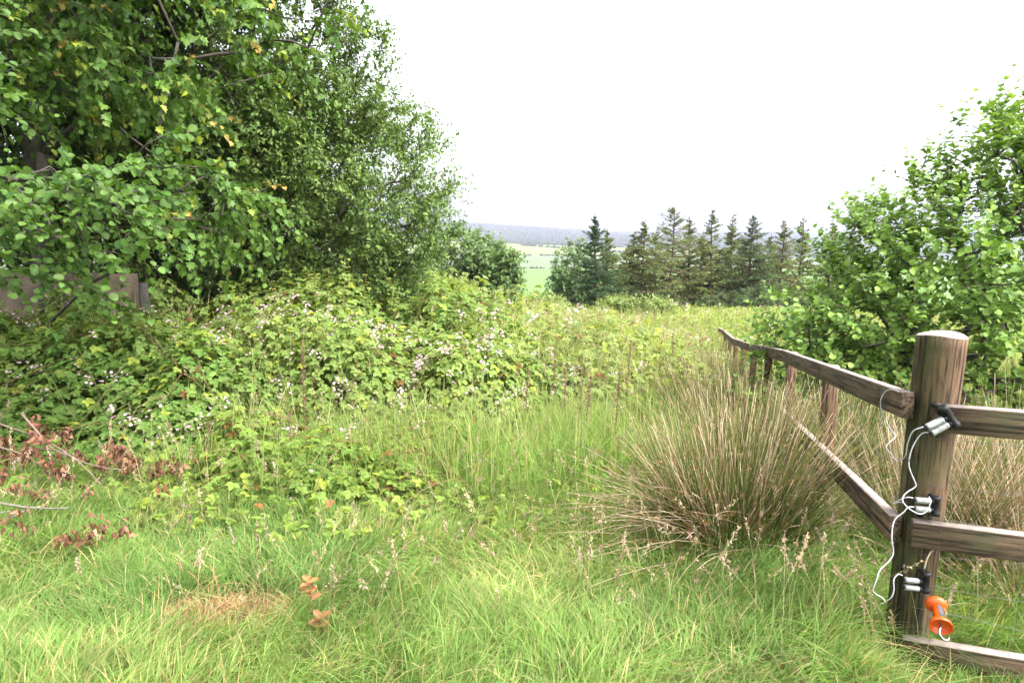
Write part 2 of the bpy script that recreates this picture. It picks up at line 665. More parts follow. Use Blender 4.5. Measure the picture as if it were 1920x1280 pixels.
ALD = [(.03, .075, .013), (.085, .155, .024)]
SYC = [(.035, .085, .014), (.105, .185, .027)]
DRK = [(.02, .045, .012), (.04, .078, .018)]  # leaf tints darkened to deepen the shade inside the clump


def clumps(sx, sz, lo, seed):
    return lambda q: vnoise(q[:, 0] + q[:, 1] * .35, q[:, 2] * sx / sz + q[:, 0] * .35, sx, seed) > lo


# near left: alder with round leaves, branches sweeping into the frame
leafy_tree("alder_tree", "round leaved alder at the left edge, its branches sweeping over the pale wall", "tree",
           tr(-5.3, 5.8, [(0, 0, .5), (.1, -.05, 1.2), (.0, .1, 2.0), (.1, .1, 3.0)]),
           [(-3.3, 4.7, 2.15, 1.05, .9, .55), (-4.3, 4.7, 2.3, 1.3, 1.1, 1.1), (-2.9, 4.4, 1.65, .65, .6, .3), (-3.5, 4.3, 1.45, .5, .5, .2), (-4.6, 5.2, 3.6, 1.6, 1.5, 1.0)],
           520, None, ROUND, (.045, .074), ALD, keep=clumps(.8, .5, .47, 101), n_shoot=3, n_leaf=10, shoot_len=(.25, .55), droop=.3, hang=.25, shell=.3)
# sycamore with drooping lobed leaves
leafy_tree("sycamore_tree", "big sycamore with lobed yellow green leaves, orange at the tips, arching over the brambles", "tree",
           tr(-5.6, 7.6, [(.1, 0, .8), (.2, -.1, 1.8), (.3, -.1, 3.0), (.5, -.2, 4.2), (.5, -.2, 5.4)]),
           [(-3.3, 6.3, 2.1, 1.0, .9, .9), (-2.6, 6.2, 3.2, 1.25, 1.0, .9), (-3.9, 6.8, 3.6, 1.9, 1.4, 1.6), (-2.6, 6.0, 4.4, 1.5, 1.1, .8), (-3.6, 6.0, 1.45, .9, .6, .4), (-5.2, 7.2, 5.6, 2.6, 2.0, 1.5)],
           820, None, MAPLE, (.06, .098), SYC, keep=clumps(1.0, .6, .47, 102), n_shoot=3, n_leaf=11, shoot_len=(.3, .65), droop=.4, hang=.7, up=.05,
           tip=[(.30, .32, .04), (.26, .31, .035), (.24, .30, .035), (.36, .22, .06)], tip_amt=.24, shell=.5)
# added high canopy, mostly above the picture, that keeps the inside of the clump in shade
leafy_tree("shade_canopy", "added leaf canopy, mostly above the frame, that shades the alder and the sycamore", "tree",
           tr(-6.6, 8.6, [(.1, 0, 1), (.3, -.1, 2.4), (.4, -.2, 4), (.4, -.2, 5.6), (.5, -.3, 7)]),
           [(-6.0, 8.4, 6.6, 3.6, 3.2, 1.8), (-4.4, 8.6, 6.0, 2.6, 2.2, 1.4), (-7.5, 7.2, 4.4, 2.0, 2.2, 1.8), (-5.6, 8.8, 4.0, 1.8, 1.2, 1.2)],
           620, None, OVAL, (.10, .17), DRK, n_shoot=4, n_leaf=10, shoot_len=(.3, .7), width=1.2, shell=.4)
# dark fine-leaved tree whose rounded crown ends the left mass
leafy_tree("willow_tree", "tall dark willow whose rounded fine leaved crown meets the open sky", "tree",
           tr(-4.4, 10.6, [(.1, 0, .9), (.0, .1, 2.0), (.3, .0, 3.4), (.2, 0, 5.0)]),
           [(-3.1, 10.4, 2.15, 2.25, 1.8, 2.0), (-4.35, 10.4, 4.15, 2.45, 1.8, 2.3), (-2.7, 10.2, .9, 1.3, 1.1, 1.0), (-5.6, 10.6, 2.8, 2.0, 1.7, 2.8)],
           3000, None, OVAL, (.055, .09), [(.06, .115, .026), (.14, .21, .045)], n_shoot=5, n_leaf=11, shoot_len=(.25, .55), droop=.1, hang=.1, width=.85, shell=.6)
# trees that close the view behind
for (x, y, lab, ells, nn) in [
    (-9.6, 11.5, "shaded tree behind the pale wall at the left edge", [(-9.4, 11.5, 3.5, 2.6, 2.2, 3.6), (-7.5, 11.2, 1.6, 1.7, 1.5, 2.2)], 700),
    (-6.3, 14.0, "shaded bushy tree behind the sycamore, dark against the gap", [(-6.2, 14, 2.6, 2.8, 1.8, 3.4), (-4.2, 13.6, .9, 1.8, 1.4, 1.7)], 700)]:
    leafy_tree("thicket_tree", lab, "tree", tr(x, y, [(0, 0, 1), (.1, 0, 2.2), (0, 0, 3.5)]), ells, nn, None, OVAL, (.09, .15), DRK,
               n_shoot=4, n_leaf=9, shoot_len=(.35, .7), width=1.1)

# right-hand alder bush behind the fence
leafy_tree("alder_bush", "bright green alder bush with round leaves behind the wooden fence", "bush",
           tr(4.9, 6.6, [(0, -.05, .3), (.05, 0, .7)]),
           [(4.6, 6.4, .9, 1.7, 1.4, 1.0), (5.4, 6.5, 1.9, 1.4, 1.2, 1.15), (4.3, 6.3, 1.5, 1.0, .9, .75), (5.9, 6.6, 2.2, 1.2, 1.0, .85), (3.5, 6.2, .75, .85, .8, .55), (3.4, 6.0, .2, .7, .6, .45), (4.9, 5.7, .3, 1.2, .7, .6), (3.9, 6.3, 1.25, .75, .7, .6), (2.95, 6.1, .5, .65, .6, .5), (2.75, 6.0, .1, .6, .5, .4)],
           980, None, ROUND, (.045, .075), [(.075, .15, .028), (.17, .27, .05)], keep=lambda q: (q[:, 0] < 3.9) | clumps(.6, .6, .38, 104)(q), n_shoot=3, n_leaf=9, shoot_len=(.22, .42),
           droop=.0, hang=-.05, up=.8, tip=[(.19, .30, .05)], tip_amt=.4, shell=.35, alpha=.25)
leafy_tree("ash_tree", "darker tree rising at the right edge behind the bright alder bush", "tree",
           tr(8.9, 9.6, [(0, 0, 1), (0, 0, 2.2), (.1, 0, 3.4)]),
           [(9.2, 9.6, 2.9, 1.7, 1.5, 1.7), (8.7, 9.6, 1.2, 1.8, 1.4, 1.2)], 420, None, OVAL, (.06, .09),
           [(.04, .09, .025), (.08, .15, .035)], n_shoot=3, n_leaf=10)

# small trees at the far left edge of the meadow
for (px, py, Y, wpx, lab) in [(842, 418, 26, 62, "airy small tree beside the willow, tallest of the three at the meadow edge"),
                              (905, 440, 27, 40, "slender tree between the airy tree and the round bush at the meadow edge"),
                              (945, 470, 25, 32, "small bushy tree nearest the bright green field")]:
    t = at(px, py, Y)
    gz = float(ground(t[0], Y))
    r = wpx / F_PX * Y
    H = t[2] - gz
    leafy_tree("meadow_tree", lab, "tree", tr(t[0], Y, [(0, 0, H * .3), (.1, 0, H * .6)]),
               [(t[0], Y, gz + H * .72, r * .95, r, H * .3), (t[0] - r * .3, Y, gz + H * .35, r * .9, r, H * .3)], 190, None, OVAL, (.12, .2),
               [(.075, .13, .045), (.135, .20, .065)], n_shoot=4, n_leaf=8, shoot_len=(.35, .7), shell=.3, r_tip=.008)
t = at(1068, 452, 37)
gz = float(ground(t[0], 37))
leafy_tree("round_tree", "pale green round crowned tree left of the dark spruce", "tree", tr(t[0] + .2, 37, [(0, 0, 1.2), (0, 0, 2.2)]),
           [(t[0] + .25, 37, gz + 2.6, 1.3, 1.4, 1.7), (t[0] + .1, 37, gz + 1.4, 1.5, 1.4, 1.3)], 260, None, OVAL, (.14, .22),
           [(.08, .14, .055), (.135, .21, .075)], n_shoot=3, n_leaf=8, shoot_len=(.3, .6), shell=.3, r_tip=.01)


# ------------------------------------------------------------------ conifers
def conifer(name, label, px, py, Y, R, pal, dens=1.0, low=.08, seed=0, group="spruces along the far edge of the meadow"):
    t = at(px, py, Y)
    bx, bz = t[0], float(ground(t[0], Y))
    H = t[2] - bz
    root = empty(name, (bx, Y, bz), label, "tree", group)
    gt = Geo()
    hh = np.linspace(0, 1, 9)
    tp = np.stack([bx + .05 * np.sin(hh * 5 + seed), np.full(9, Y), bz - .1 + hh * (H + .1)], 1)
    tubes(gt, tp[None], (.10 * (1 - hh) + .012)[None], np.array([.07, .05, .035]), 7)
    gn = Geo()
    z = low * H
    B0, BD, BL, TB = [], [], [], []
    while z < H * .97:
        f = z / H
        nb = rng.integers(3, 7)
        for _ in range(nb):
            if U(0, 1) > min(1, dens * 1.25) * (1.1 - .4 * f):
                continue
            a = U(0, 2 * np.pi)
            L = 2.0 * R * (1 - f) ** 1.0 * U(.35, 1.15) + .03
            el = -.22 + .7 * f + U(-.22, .22)
            B0.append((bx, Y, bz + z + U(-.12, .12)))
            BD.append((math.cos(a) * math.cos(el), math.sin(a) * math.cos(el), math.sin(el)))
            BL.append(L)
        z += U(.06, .17) * (1.1 - .2 * f)
    B0, BD, BL = np.array(B0), np.array(BD), np.array(BL)
    tt = np.linspace(0, 1, 4)
    bend = np.array([0, 0, .10])
    BP = B0[:, None] + (BD[:, None] * tt[None, :, None] + bend * (tt ** 2)[None, :, None]) * BL[:, None, None]
    tubes(gt, BP, np.broadcast_to(np.array([.018, .012, .008, .003]), (len(BL), 4)), np.array([.075, .055, .04]), 4)
    gt.build("trunk", M_BARK, root, True)
    K = 13
    ts = U(.12, 1.0, (len(BL), K))
    sgn = rng.choice([-1, 1], (len(BL), K))
    lat = unit(np.cross(BD, np.array([0, 0, 1.])))
    pos = B0[:, None] + (BD[:, None] * ts[..., None] + bend * (ts ** 2)[..., None]) * BL[:, None, None]
    tw = unit(BD[:, None] * .8 + lat[:, None] * sgn[..., None] * .8 + np.array([0, 0, -.12]) + rng.normal(size=pos.shape) * .15)
    tl = (.03 + .16 * np.minimum(BL[:, None], 1) + .26 * BL[:, None] * (1 - ts)) * U(.6, 1.2, ts.shape)
    # needle brushes along each twig: short narrow blades around it
    Q = 13
    us = U(0, 1, ts.shape + (Q,))
    np_ = pos[..., None, :] + tw[..., None, :] * (us * tl[..., None])[..., None]
    n = np_.reshape(-1, 3).shape[0]
    twq = np.broadcast_to(tw[..., None, :], np_.shape).reshape(-1, 3)
    ax = unit(twq * .7 + rdir(n) * .8 + np.array([0, 0, -.05]))
    shade = np.repeat(np.repeat(U(0, 1, len(BL)), K * Q), 1) * .55 + U(0, 1, n) * .45
    c = jit(mixc(pal[0], pal[1], shade), .2)
    # old inner needles are brown, fresh tips lighter
    inner = np.repeat(ts.reshape(-1), Q)
    if len(pal) > 2:
        bm = (U(0, 1, n) < np.clip(.85 - inner, .05, .6))
        c[bm] = jit(np.tile(pal[2], (bm.sum(), 1)), .2)
    sz = U(.06, .12, n) * np.clip(1.15 - .75 * (np_.reshape(-1, 3)[:, 2] - bz) / H, .4, 1)
    inst(SLIM, np_.reshape(-1, 3), ax, rdir(n), sz, c, gn, 1.9)
    # leader
    m_ = 60
    lz = U(.88, 1.02, m_)
    lp = np.stack([np.interp(lz, hh, tp[:, 0]), np.full(m_, Y), bz + lz * H], 1)
    inst(SLIM, lp, rdir(m_) * .6 + np.array([0, 0, .9]), rdir(m_), U(.03, .05, m_), jit(np.tile(pal[1], (m_, 1)), .2), gn, 1.9)
    gn.build("crown", M_NEEDLE, root)
    return root


SPD = [(.05, .09, .042), (.115, .165, .075)]
SPG = [(.09, .13, .045), (.165, .21, .075), (.165, .13, .065)]
SPB = [(.09, .13, .047), (.16, .20, .075), (.165, .13, .07)]
for i, (px, py, Y, R, pal, de, low, lab) in enumerate([
    (1117, 402, 33, 1.15, [(.03, .062, .03), (.085, .13, .06)], 1.0, .08, "dense dark spruce standing apart at the left of the conifer row"),
    (1140, 428, 36, .9, SPG, .9, .1, "slim spruce half hidden behind the dense dark spruce"),
    (1190, 432, 37, 1.4, SPB, .7, .05, "thin brownish spruce just right of the dense dark spruce, shorter than its neighbour"),
    (1209, 411, 37, 1.2, SPG, .65, .05, "narrow twin spruce between the short brownish one and the tallest"),
    (1264, 384, 35, 2.2, SPB, .62, .05, "tallest and broadest conifer in the row, sparse and brownish"),
    (1294, 405, 37, 1.3, SPB, .6, .05, "sparse brownish conifer close against the right of the tallest one"),
    (1337, 393, 36, 1.35, SPG, .62, .12, "slender spruce with bare lower trunk right of the tallest conifer"),
    (1376, 400, 37, 1.0, SPG, .7, .15, "narrowest spruce with visible trunk, in the middle of the row"),
    (1413, 405, 35, 1.6, SPD[:2] + [(.07, .06, .035)], .75, .1, "dark green pointed spruce with long lower boughs, fourth tip from the tallest"),
    (1472, 412, 37, 1.4, SPG, .65, .1, "ragged spruce left of the alder bush"),
    (1507, 404, 39, 1.3, SPG, .7, .1, "thin topped spruce rising beside the alder bush leaves"),
    (1562, 415, 39, 1.4, SPG, .85, .1, "rounded spruce top peeping over the alder bush"),
    (1600, 424, 42, 1.3, SPG, .85, .1, "last spruce top before the alder bush hides the row"),
    (1232, 428, 41, 2.0, SPB, .8, .05, "shaded spruce filling the gap behind and left of the tallest conifer"),
    (1318, 435, 41, 1.9, SPG, .8, .05, "short spruce filling the gap behind, right of the tallest conifer"),
    (1395, 445, 41, 1.9, SPG, .8, .05, "short spruce behind, between the narrowest spruce and the dark pointed one"),
    (1445, 440, 41, 2.0, SPG, .85, .05, "short spruce behind, between the dark pointed spruce and the ragged one"),
    (1175, 462, 40, 1.5, SPB, .85, .05, "shaded spruce low behind the short brownish one")]):
    conifer("spruce_tree", lab, px, py, Y, R, pal, de, low, i)
for i, (px, py, Y, R, lab) in enumerate([
    (1245, 545, 33, 1.1, "low dark young spruce at the foot of the tallest conifer"),
    (1372, 548, 33, 1.2, "low dark young spruce under the narrow spruces"),
    (1425, 535, 32, 1.5, "broad low young spruce left of the alder bush, darkest of the low ones"),
    (1478, 540, 33, 1.4, "low young spruce partly behind the alder bush leaves"),
    (1310, 562, 34, 1.0, "smallest low spruce between the tallest conifer and the slender ones"),
    (1185, 540, 34, 1.2, "low bushy spruce right of the dense dark spruce")]):
    conifer("young_spruce", lab, px, py, Y, R, SPD, 1.0, .02, i, "young spruces under the conifer row")

# ------------------------------------------------------------------ wall under the left trees
WY = 8.2
wa, wb = at(-60, 512, WY), at(232, 516, WY)
gx = np.linspace(wa[0] - 1.5, wb[0], 40)
ztop = wb[2] + .04 * vnoise(gx, gx * 0, .35, 5)
gzz = ground(gx, np.full(40, WY)) - .2
prof = []
for yy in (WY, WY + .3):
    prof.append(np.stack([gx, np.full(40, yy) + .02 * vnoise(gx, gx * 0 + yy, .3, 6), gzz], 1))
    prof.append(np.stack([gx, np.full(40, yy) + .02 * vnoise(gx, gx * 0 + yy, .3, 7), ztop], 1))
V = np.concatenate(prof)
i = np.arange(40)
F = []
for a, b in ((0, 1), (1, 3), (3, 2), (2, 0)):
    F.append(np.stack([a * 40 + i[:-1], a * 40 + i[1:], b * 40 + i[1:], b * 40 + i[:-1]], 1))
F.append(np.array([[0, 40, 120, 80], [39, 119, 159, 79]]))
wl = empty("garden_wall", (wb[0] - 1, WY, float(ground(wb[0] - 1, WY))), "pale stained concrete wall half hidden beneath the left trees", "wall")
Geo().add(V, F, (1, 1, 1)).build("wall_face", simplemat("stained_concrete", (.095, .073, .052), .9, .2, 0, 3.0, .55, .5), wl)
hc = at(198, 566, WY)
th = np.linspace(0, 2 * np.pi, 17)[:-1]
rim = lambda y, s: np.stack([hc[0] + .062 * s * np.cos(th), np.full(16, y), hc[2] + .04 * s * np.sin(th)], 1)
i = np.arange(16)
j = (i + 1) % 16
V = np.concatenate([rim(WY - .004, 1.25), rim(WY - .02, 1.1), rim(WY - .015, .9), rim(WY - .006, .8)])
F = [np.stack([a * 16 + i, a * 16 + j, (a + 1) * 16 + j, (a + 1) * 16 + i], 1) for a in range(3)] + [np.arange(48, 64)[None]]
Geo().add(V, F, (1, 1, 1)).build("hole_disc", simplemat("dark_hole", (.02, .02, .02), .6), wl)  # black rimmed disc on the wall standing in for a dark hole
gz = float(ground(-4.6, 8.3))
g = Geo()
pp = at(268, 530, 8.3)
tubes(g, np.array([[[pp[0], 8.3, gz - .1], [pp[0] + .02, 8.3, gz + .6], [pp[0], 8.3, pp[2]]]]), np.array([[.07, .065, .06]]), np.array([.05, .045, .04]), 8)
tag(g.build("old_post", M_BARK, None, True), "dark old post standing just right of the pale wall", "post")


# ------------------------------------------------------------------ brambles
def bramble_height(x, y, mounds):
    h = np.zeros_like(x)
    for cx, cyy, rx, ry, H in mounds:
        d = ((x - cx) / rx) ** 2 + ((y - cyy) / ry) ** 2
        h = np.maximum(h, H * np.sqrt(np.clip(1 - d, 0, 1)) * np.clip(1.6 * (1 - d), 0, 1) ** .25)
    return h * (.75 + .5 * vnoise(x, y, .55, 21)) * (.85 + .3 * vnoise(x, y, .2, 22))


def bramble(name, label, mounds, n, size, pal, nflow, cat="bramble bush", group="bramble bushes", canes=40, old=.012, loc=None, kind=None, tall=0.):
    BRAMBLES.append(mounds)
    cx = np.mean([m[0] for m in mounds])
    cyy = np.mean([m[1] for m in mounds])
    root = empty(name, (cx, cyy, float(ground(cx, cyy))), label, cat, group)
    if kind:
        root["kind"] = kind
    x0 = min(m[0] - m[2] for m in mounds)
    x1 = max(m[0] + m[2] for m in mounds)
    y0 = min(m[1] - m[3] for m in mounds)
    y1 = max(m[1] + m[3] for m in mounds)

    def samp(n, pw):
        X, Y = np.zeros(0), np.zeros(0)
        while len(X) < n:
            x, y = U(x0, x1, n * 2), U(y0, y1, n * 2)
            h = bramble_height(x, y, mounds)
            k = (h > .06) & (U(0, 1, n * 2) < (y0 / np.maximum(y, .1)) ** pw)
            X, Y = np.append(X, x[k]), np.append(Y, y[k])
        return X[:n], Y[:n]
    x, y = samp(n, 1.0)
    h = bramble_height(x, y, mounds)
    e = .12
    gxx = (bramble_height(x + e, y, mounds) - bramble_height(x - e, y, mounds)) / (2 * e)
    gyy = (bramble_height(x, y + e, mounds) - bramble_height(x, y - e, mounds)) / (2 * e)
    depth = np.abs(rng.normal(0, .26, n)) - .10 * (U(0, 1, n) < .25) * U(0, 1, n)
    z = ground(x, y) + np.maximum(h * (1 - np.minimum(depth, .95)) + U(-.03, .05, n), .03)
    nr = unit(np.stack([-gxx * .45, -gyy * .45, np.ones(n)], 1) + rdir(n) * .5)
    th = U(0, 2 * np.pi, n)
    ax = unit(np.stack([np.cos(th), np.sin(th), U(-.35, .25, n)], 1) + np.stack([-gxx, -gyy, 0 * x], 1) * .3)
    ax = unit(ax - nr * np.sum(ax * nr, 1, keepdims=True))
    b = np.cross(ax, nr)
    patch = vnoise(x, y, .8, 31) * .5 + vnoise(x, y, .25, 32) * .25
    tt = np.clip(patch * .9 + U(-.1, .35, n), 0, 1)
    c = jit(mixc(pal[0], pal[1], tt), .16)
    yel = U(0, 1, n) < .10
    c[yel] = jit(np.tile((.22, .27, .045), (yel.sum(), 1)), .2)
    od = U(0, 1, n) < old
    c[od] = jit(np.tile((.15, .08, .03), (od.sum(), 1)), .3)
    gl = Geo()
    s = U(size[0], size[1], n)
    pos = np.stack([x, y, z], 1)
    for ang, k in ((0, 1.0), (1.15, .85), (-1.15, .85), (2.1, .62), (-2.1, .62)):
        m = np.ones(n, bool) if abs(ang) < 2 else (U(0, 1, n) < .35)
        aa = ax * math.cos(ang) + b * math.sin(ang) + rdir(n) * .12
        inst(LEAFLET, (pos + ax * .15 * s[:, None] * 0)[m], aa[m], (nr + rdir(n) * .2)[m], (s * k)[m], jit(c[m], .07), gl)
    gl.build("leaves", M_BRAMBLE, root)
    # arching canes
    if canes:
        gc = Geo()
        x, y = samp(canes, .6)
        h = bramble_height(x, y, mounds)
        th = U(0, 2 * np.pi, canes)
        L = U(.5, 1.5, canes)
        t = np.linspace(0, 1, 7)
        CP = np.zeros((canes, 7, 3))
        CP[..., 0] = x[:, None] + np.cos(th)[:, None] * L[:, None] * (t - .5)
        CP[..., 1] = y[:, None] + np.sin(th)[:, None] * L[:, None] * (t - .5)
        hh = bramble_height(CP[..., 0].ravel(), CP[..., 1].ravel(), mounds).reshape(canes, 7)
        CP[..., 2] = ground(CP[..., 0], CP[..., 1]) + hh * .85 + .16 * np.sin(np.pi * t)[None] * U(.2, 1.5, canes)[:, None]
        tubes(gc, CP, np.broadcast_to(np.linspace(.004, .002, 7), (canes, 7)), jit(mixc((.13, .07, .04), (.12, .15, .04), U(0, 1, canes)), .2), 4)
        gc.build("canes", M_BARK, root, True)
    if nflow:
        blossoms(root, *samp(nflow, .7), mounds)
    return root


PETAL = sym([(.33, .25), (.42, .62), (.25, .95)], .1, .1)


def blossoms(root, x, y, mounds, size=.0105):
    """sprays of pale five petalled flowers standing just above the leaves"""
    n = len(x)
    keep = vnoise(x, y, .9, 41) + U(-.15, .15, n) > .5
    x, y = x[keep], y[keep]
    n = len(x)
    if n == 0:
        return
    h = bramble_height(x, y, mounds)
    z = ground(x, y) + h + U(0, .09, n)
    k = 11
    p = np.repeat(np.stack([x, y, z], 1), k, 0) + rng.normal(0, 1, (n * k, 3)) * np.array([.034, .034, .034])
    m = U(0, 1, n * k) < .75
    p = p[m]
    n = len(p)
    up = unit(np.array([0, -.35, .8]) + rdir(n) * .5)
    a0 = unit(np.cross(up, rdir(n)))
    b0 = np.cross(up, a0)
    g = Geo()
    pink = U(0, 1, n)
    c = jit(mixc((.50, .40, .44), (.40, .25, .30), pink ** 1.3), .12)
    s = size * U(.8, 1.5, n) * np.clip(p[:, 1] / 6.5, 1, 2.2)
    for q in range(5):
        an = q * 2 * np.pi / 5
        inst(PETAL, p + up * .002, a0 * math.cos(an) + b0 * math.sin(an) + up * .2, up, s, c, g)
    # stamens / centre
    inst(DIA, p + up * .004, up + a0 * .2, a0, s * .55, np.tile((.45, .40, .16), (n, 1)), g, 1.5)
    g.build("blossom", M_PETAL, root)


BRAMBLES = []
BR = [(.10, .165, .04), (.21, .275, .07)]
BRD = [(.075, .145, .032), (.165, .24, .054)]
bramble("bramble_bush", "broad dark leaved bramble bank on the left in front of the pale wall",
        [(-4.6, 6.3, 2.1, 1.3, 1.15), (-3.3, 6.0, 1.3, .9, .95), (-5.5, 7.3, 2.5, 1.4, 1.25), (-3.0, 5.2, 1.1, .5, .5), (-4.3, 5.1, 1.2, .6, .55), (-5.9, 5.6, 1.6, 1.2, 1.1)], 14500, (.05, .085), BRD, 160, canes=110)
bramble("bramble_bush", "tall flowering bramble mound in the middle of the picture, pink white blossom all over",
        [(-1.6, 6.9, 1.5, 1.3, 1.15), (-.6, 6.6, 1.0, .9, .92), (-2.4, 7.2, 1.4, 1.3, 1.25), (-.2, 7.6, 1.3, 1.2, 1.0)], 11500, (.045, .08), BR, 440, canes=130)
bramble("bramble_bush", "low yellow green bramble patch creeping into the grass in front of the flowering mound",
        [(-1.65, 4.6, .75, .6, .42), (-1.15, 4.3, .7, .5, .26), (-2.0, 4.9, .6, .5, .45), (-.9, 5.2, .8, .6, .3)], 1250, (.045, .075), [(.10, .165, .035), (.20, .26, .05)], 6, canes=24, old=.04)
bramble("bramble_bush", "bramble hump behind the flowering mound, under the willow",
        [(-2.9, 8.9, 1.9, 1.3, 1.5), (-4.6, 9.0, 1.6, 1.1, 1.4), (-1.1, 9.2, 1.7, 1.3, 1.35)], 8000, (.06, .1), BR, 70, canes=50)
sc = bramble("bramble_scrub", "tangle of yellow green brambles and herbs covering the meadow beyond the mounds",
             [(.6, 9.8, 2.4, 2.4, 1.1), (2.0, 9.0, 1.1, 1.6, .75), (-1.3, 13.0, 3.8, 3.6, 1.45), (2.6, 14, 3.0, 3.0, .65), (-4, 18, 4.5, 4.0, 1.0), (1.5, 20, 5, 5, .7), (7, 22, 6, 6, .55), (-2, 25, 6, 4, .9), (5, 27, 8, 4, .6), (.9, 7.6, .9, 1.1, .7), (12, 27, 8, 5, .5)],
             21000, (.07, .125), [(.115, .17, .045), (.25, .285, .09)], 620, "scrub", None, canes=60, kind="stuff")


bramble("bramble_seedlings", "scattered young bramble leaves creeping through the grass in front of the mounds",
        [(-.2, 4.9, 1.2, 1.3, .2), (.5, 5.6, .9, 1.2, .22), (-2.8, 4.5, 1.2, .7, .22), (-.2, 3.9, .7, .5, .16), (-1.2, 3.7, 1.0, .5, .22), (-1.9, 3.9, .8, .5, .24)], 1150, (.035, .06), [(.10, .165, .035), (.20, .26, .05)], 0, "bramble seedlings", None, canes=12, kind="stuff")


def shoot_plant(name, label, px, py, Y, h, group, cat="bramble shoot"):
    t = at(px, py, Y)
    base = np.array([t[0] + U(-.06, .06), Y, t[2] - h])
    root = empty(name, base, label, cat, group)
    k = 7
    tt = np.linspace(0, 1, k)
    lean = rng.normal(0, .06, 2)
    P = np.stack([base[0] + (t[0] - base[0]) * tt + lean[0] * np.sin(tt * 3), base[1] + lean[1] * tt, base[2] + h * tt], 1)
    g = Geo()
    tubes(g, P[None], np.linspace(.0055, .002, k)[None], np.array([.16, .11, .06]), 5)
    g.build("stem", M_BARK, root, True)
    n = int(9 + h * 14)
    ts = np.linspace(.25, 1, n)
    q = np.stack([np.interp(ts, tt, P[:, c]) for c in range(3)], 1)
    th = np.arange(n) * 2.4
    ax = np.stack([np.cos(th), np.sin(th), np.full(n, .25)], 1)
    gl = Geo()
    nr = unit(np.array([0, 0, 1.]) + rdir(n) * .4)
    c = jit(mixc((.10, .17, .035), (.2, .23, .05), ts), .15)
    s = (.075 - .03 * ts)
    b = np.cross(unit(ax), nr)
    for an in (0, 1.1, -1.1):
        inst(LEAFLET, q + unit(ax) * .035, ax * math.cos(an) + b * math.sin(an) + np.array([0, 0, -.15]), nr, s * (1 if an == 0 else .85), c, gl)
    gl.build("leaves", M_LEAF, root)


for px, py, Y, h, lab in [(497, 520, 7.4, .55, "leafy bramble shoot farthest left of those against the dark gap"),
                          (575, 507, 7.8, .5, "shorter bramble shoot of the close pair left of the tallest shoot"),
                          (588, 512, 7.9, .45, "bramble shoot leaning beside its twin left of the tallest shoot"),
                          (616, 505, 7.6, .5, "bramble shoot with tiered leaves just left of the tallest shoot"),
                          (645, 484, 7.6, .65, "tallest bramble shoot, slanting against the dark gap under the trees"),
                          (690, 515, 7.8, .5, "bramble shoot slanting right, next right of the tallest shoot"),
                          (731, 522, 8.0, .5, "bramble shoot in front of the willow leaves, farthest right of the row"),
                          (888, 528, 12, .7, "thin tall shoot with a reddish tip standing above the meadow by the small trees")]:
    shoot_plant("bramble_shoot", lab, px, py, Y, h, "bramble shoots standing above the thicket")

# feathery saplings at the meadow's far edge
for px, py, Y, wpx, lab in [(800, 535, 17, 60, "pale feathery bush under the willow at the meadow edge"),
                            (858, 545, 20, 40, "feathery yellow green sapling left of the small round trees"),
                            (1012, 566, 27, 40, "low pale bush in front of the green field gap"),
                            (1165, 568, 27, 42, "pale green bush at the foot of the dense dark spruce"),
                            (1225, 573, 26, 33, "low pale bush just right of the one under the dark spruce")]:
    t = at(px, py, Y)
    gz = float(ground(t[0], Y))
    r = wpx / F_PX * Y
    H = max(t[2] - gz, .8)
    leafy_tree("feathery_bush", lab, "bush", tr(t[0], Y, [(0, 0, .3), (0, 0, H * .5)]),
               [(t[0], Y, gz + H * .55, r, r * .8, H * .45)], 110, None, SLIM, (.10, .17), [(.13, .19, .06), (.24, .29, .09)],
               group="pale bushes along the meadow edge", n_shoot=4, n_leaf=9, shoot_len=(.3, .55), up=1.3, droop=-.1, hang=-.4, shell=.2, width=1.5)


# ------------------------------------------------------------------ grass
def blades(geo, x, y, h, w, lean_dir, lean, tint, zoff=0., tipc=None):
    n = len(x)
    t = np.array([0, .4, .75, 1.0])
    z = ground(x, y) + zoff
    cd, sd_ = np.cos(lean_dir), np.sin(lean_dir)
    off = (lean * h)[:, None] * (t ** 1.8)[None]
    up = h[:, None] * (t - .35 * np.minimum(lean, 1.6)[:, None] * t ** 2.5)[:, :] if True else 0
    px = x[:, None] + cd[:, None] * off
    py = y[:, None] + sd_[:, None] * off
    pz = z[:, None] + up
    fa = U(0, 2 * np.pi, n)
    wx, wy = np.cos(fa) * w / 2, np.sin(fa) * w / 2
    ww = np.array([1, .9, .6])
    V = np.zeros((n, 7, 3))
    for i in range(3):
        V[:, 2 * i, 0] = px[:, i] - wx * ww[i]
        V[:, 2 * i, 1] = py[:, i] - wy * ww[i]
        V[:, 2 * i + 1, 0] = px[:, i] + wx * ww[i]
        V[:, 2 * i + 1, 1] = py[:, i] + wy * ww[i]
        V[:, 2 * i, 2] = V[:, 2 * i + 1, 2] = pz[:, i]
    V[:, 6, 0], V[:, 6, 1], V[:, 6, 2] = px[:, 3], py[:, 3], pz[:, 3]
    o = (np.arange(n) * 7)[:, None]
    q = np.concatenate([o + np.array([[0, 1, 3, 2]]), o + np.array([[2, 3, 5, 4]])])
    tr_ = o + np.array([[4, 5, 6]])
    T = np.repeat(tint, 7, 0)
    if tipc is not None:
        T = T.reshape(n, 7, 3).copy()
        T[:, 4:6] = T[:, 4:6] * .7 + tipc[:, None] * .3
        T[:, 6] = tipc
        T = T.reshape(-1, 3)
    geo.add(V.reshape(-1, 3), [q, tr_], T)


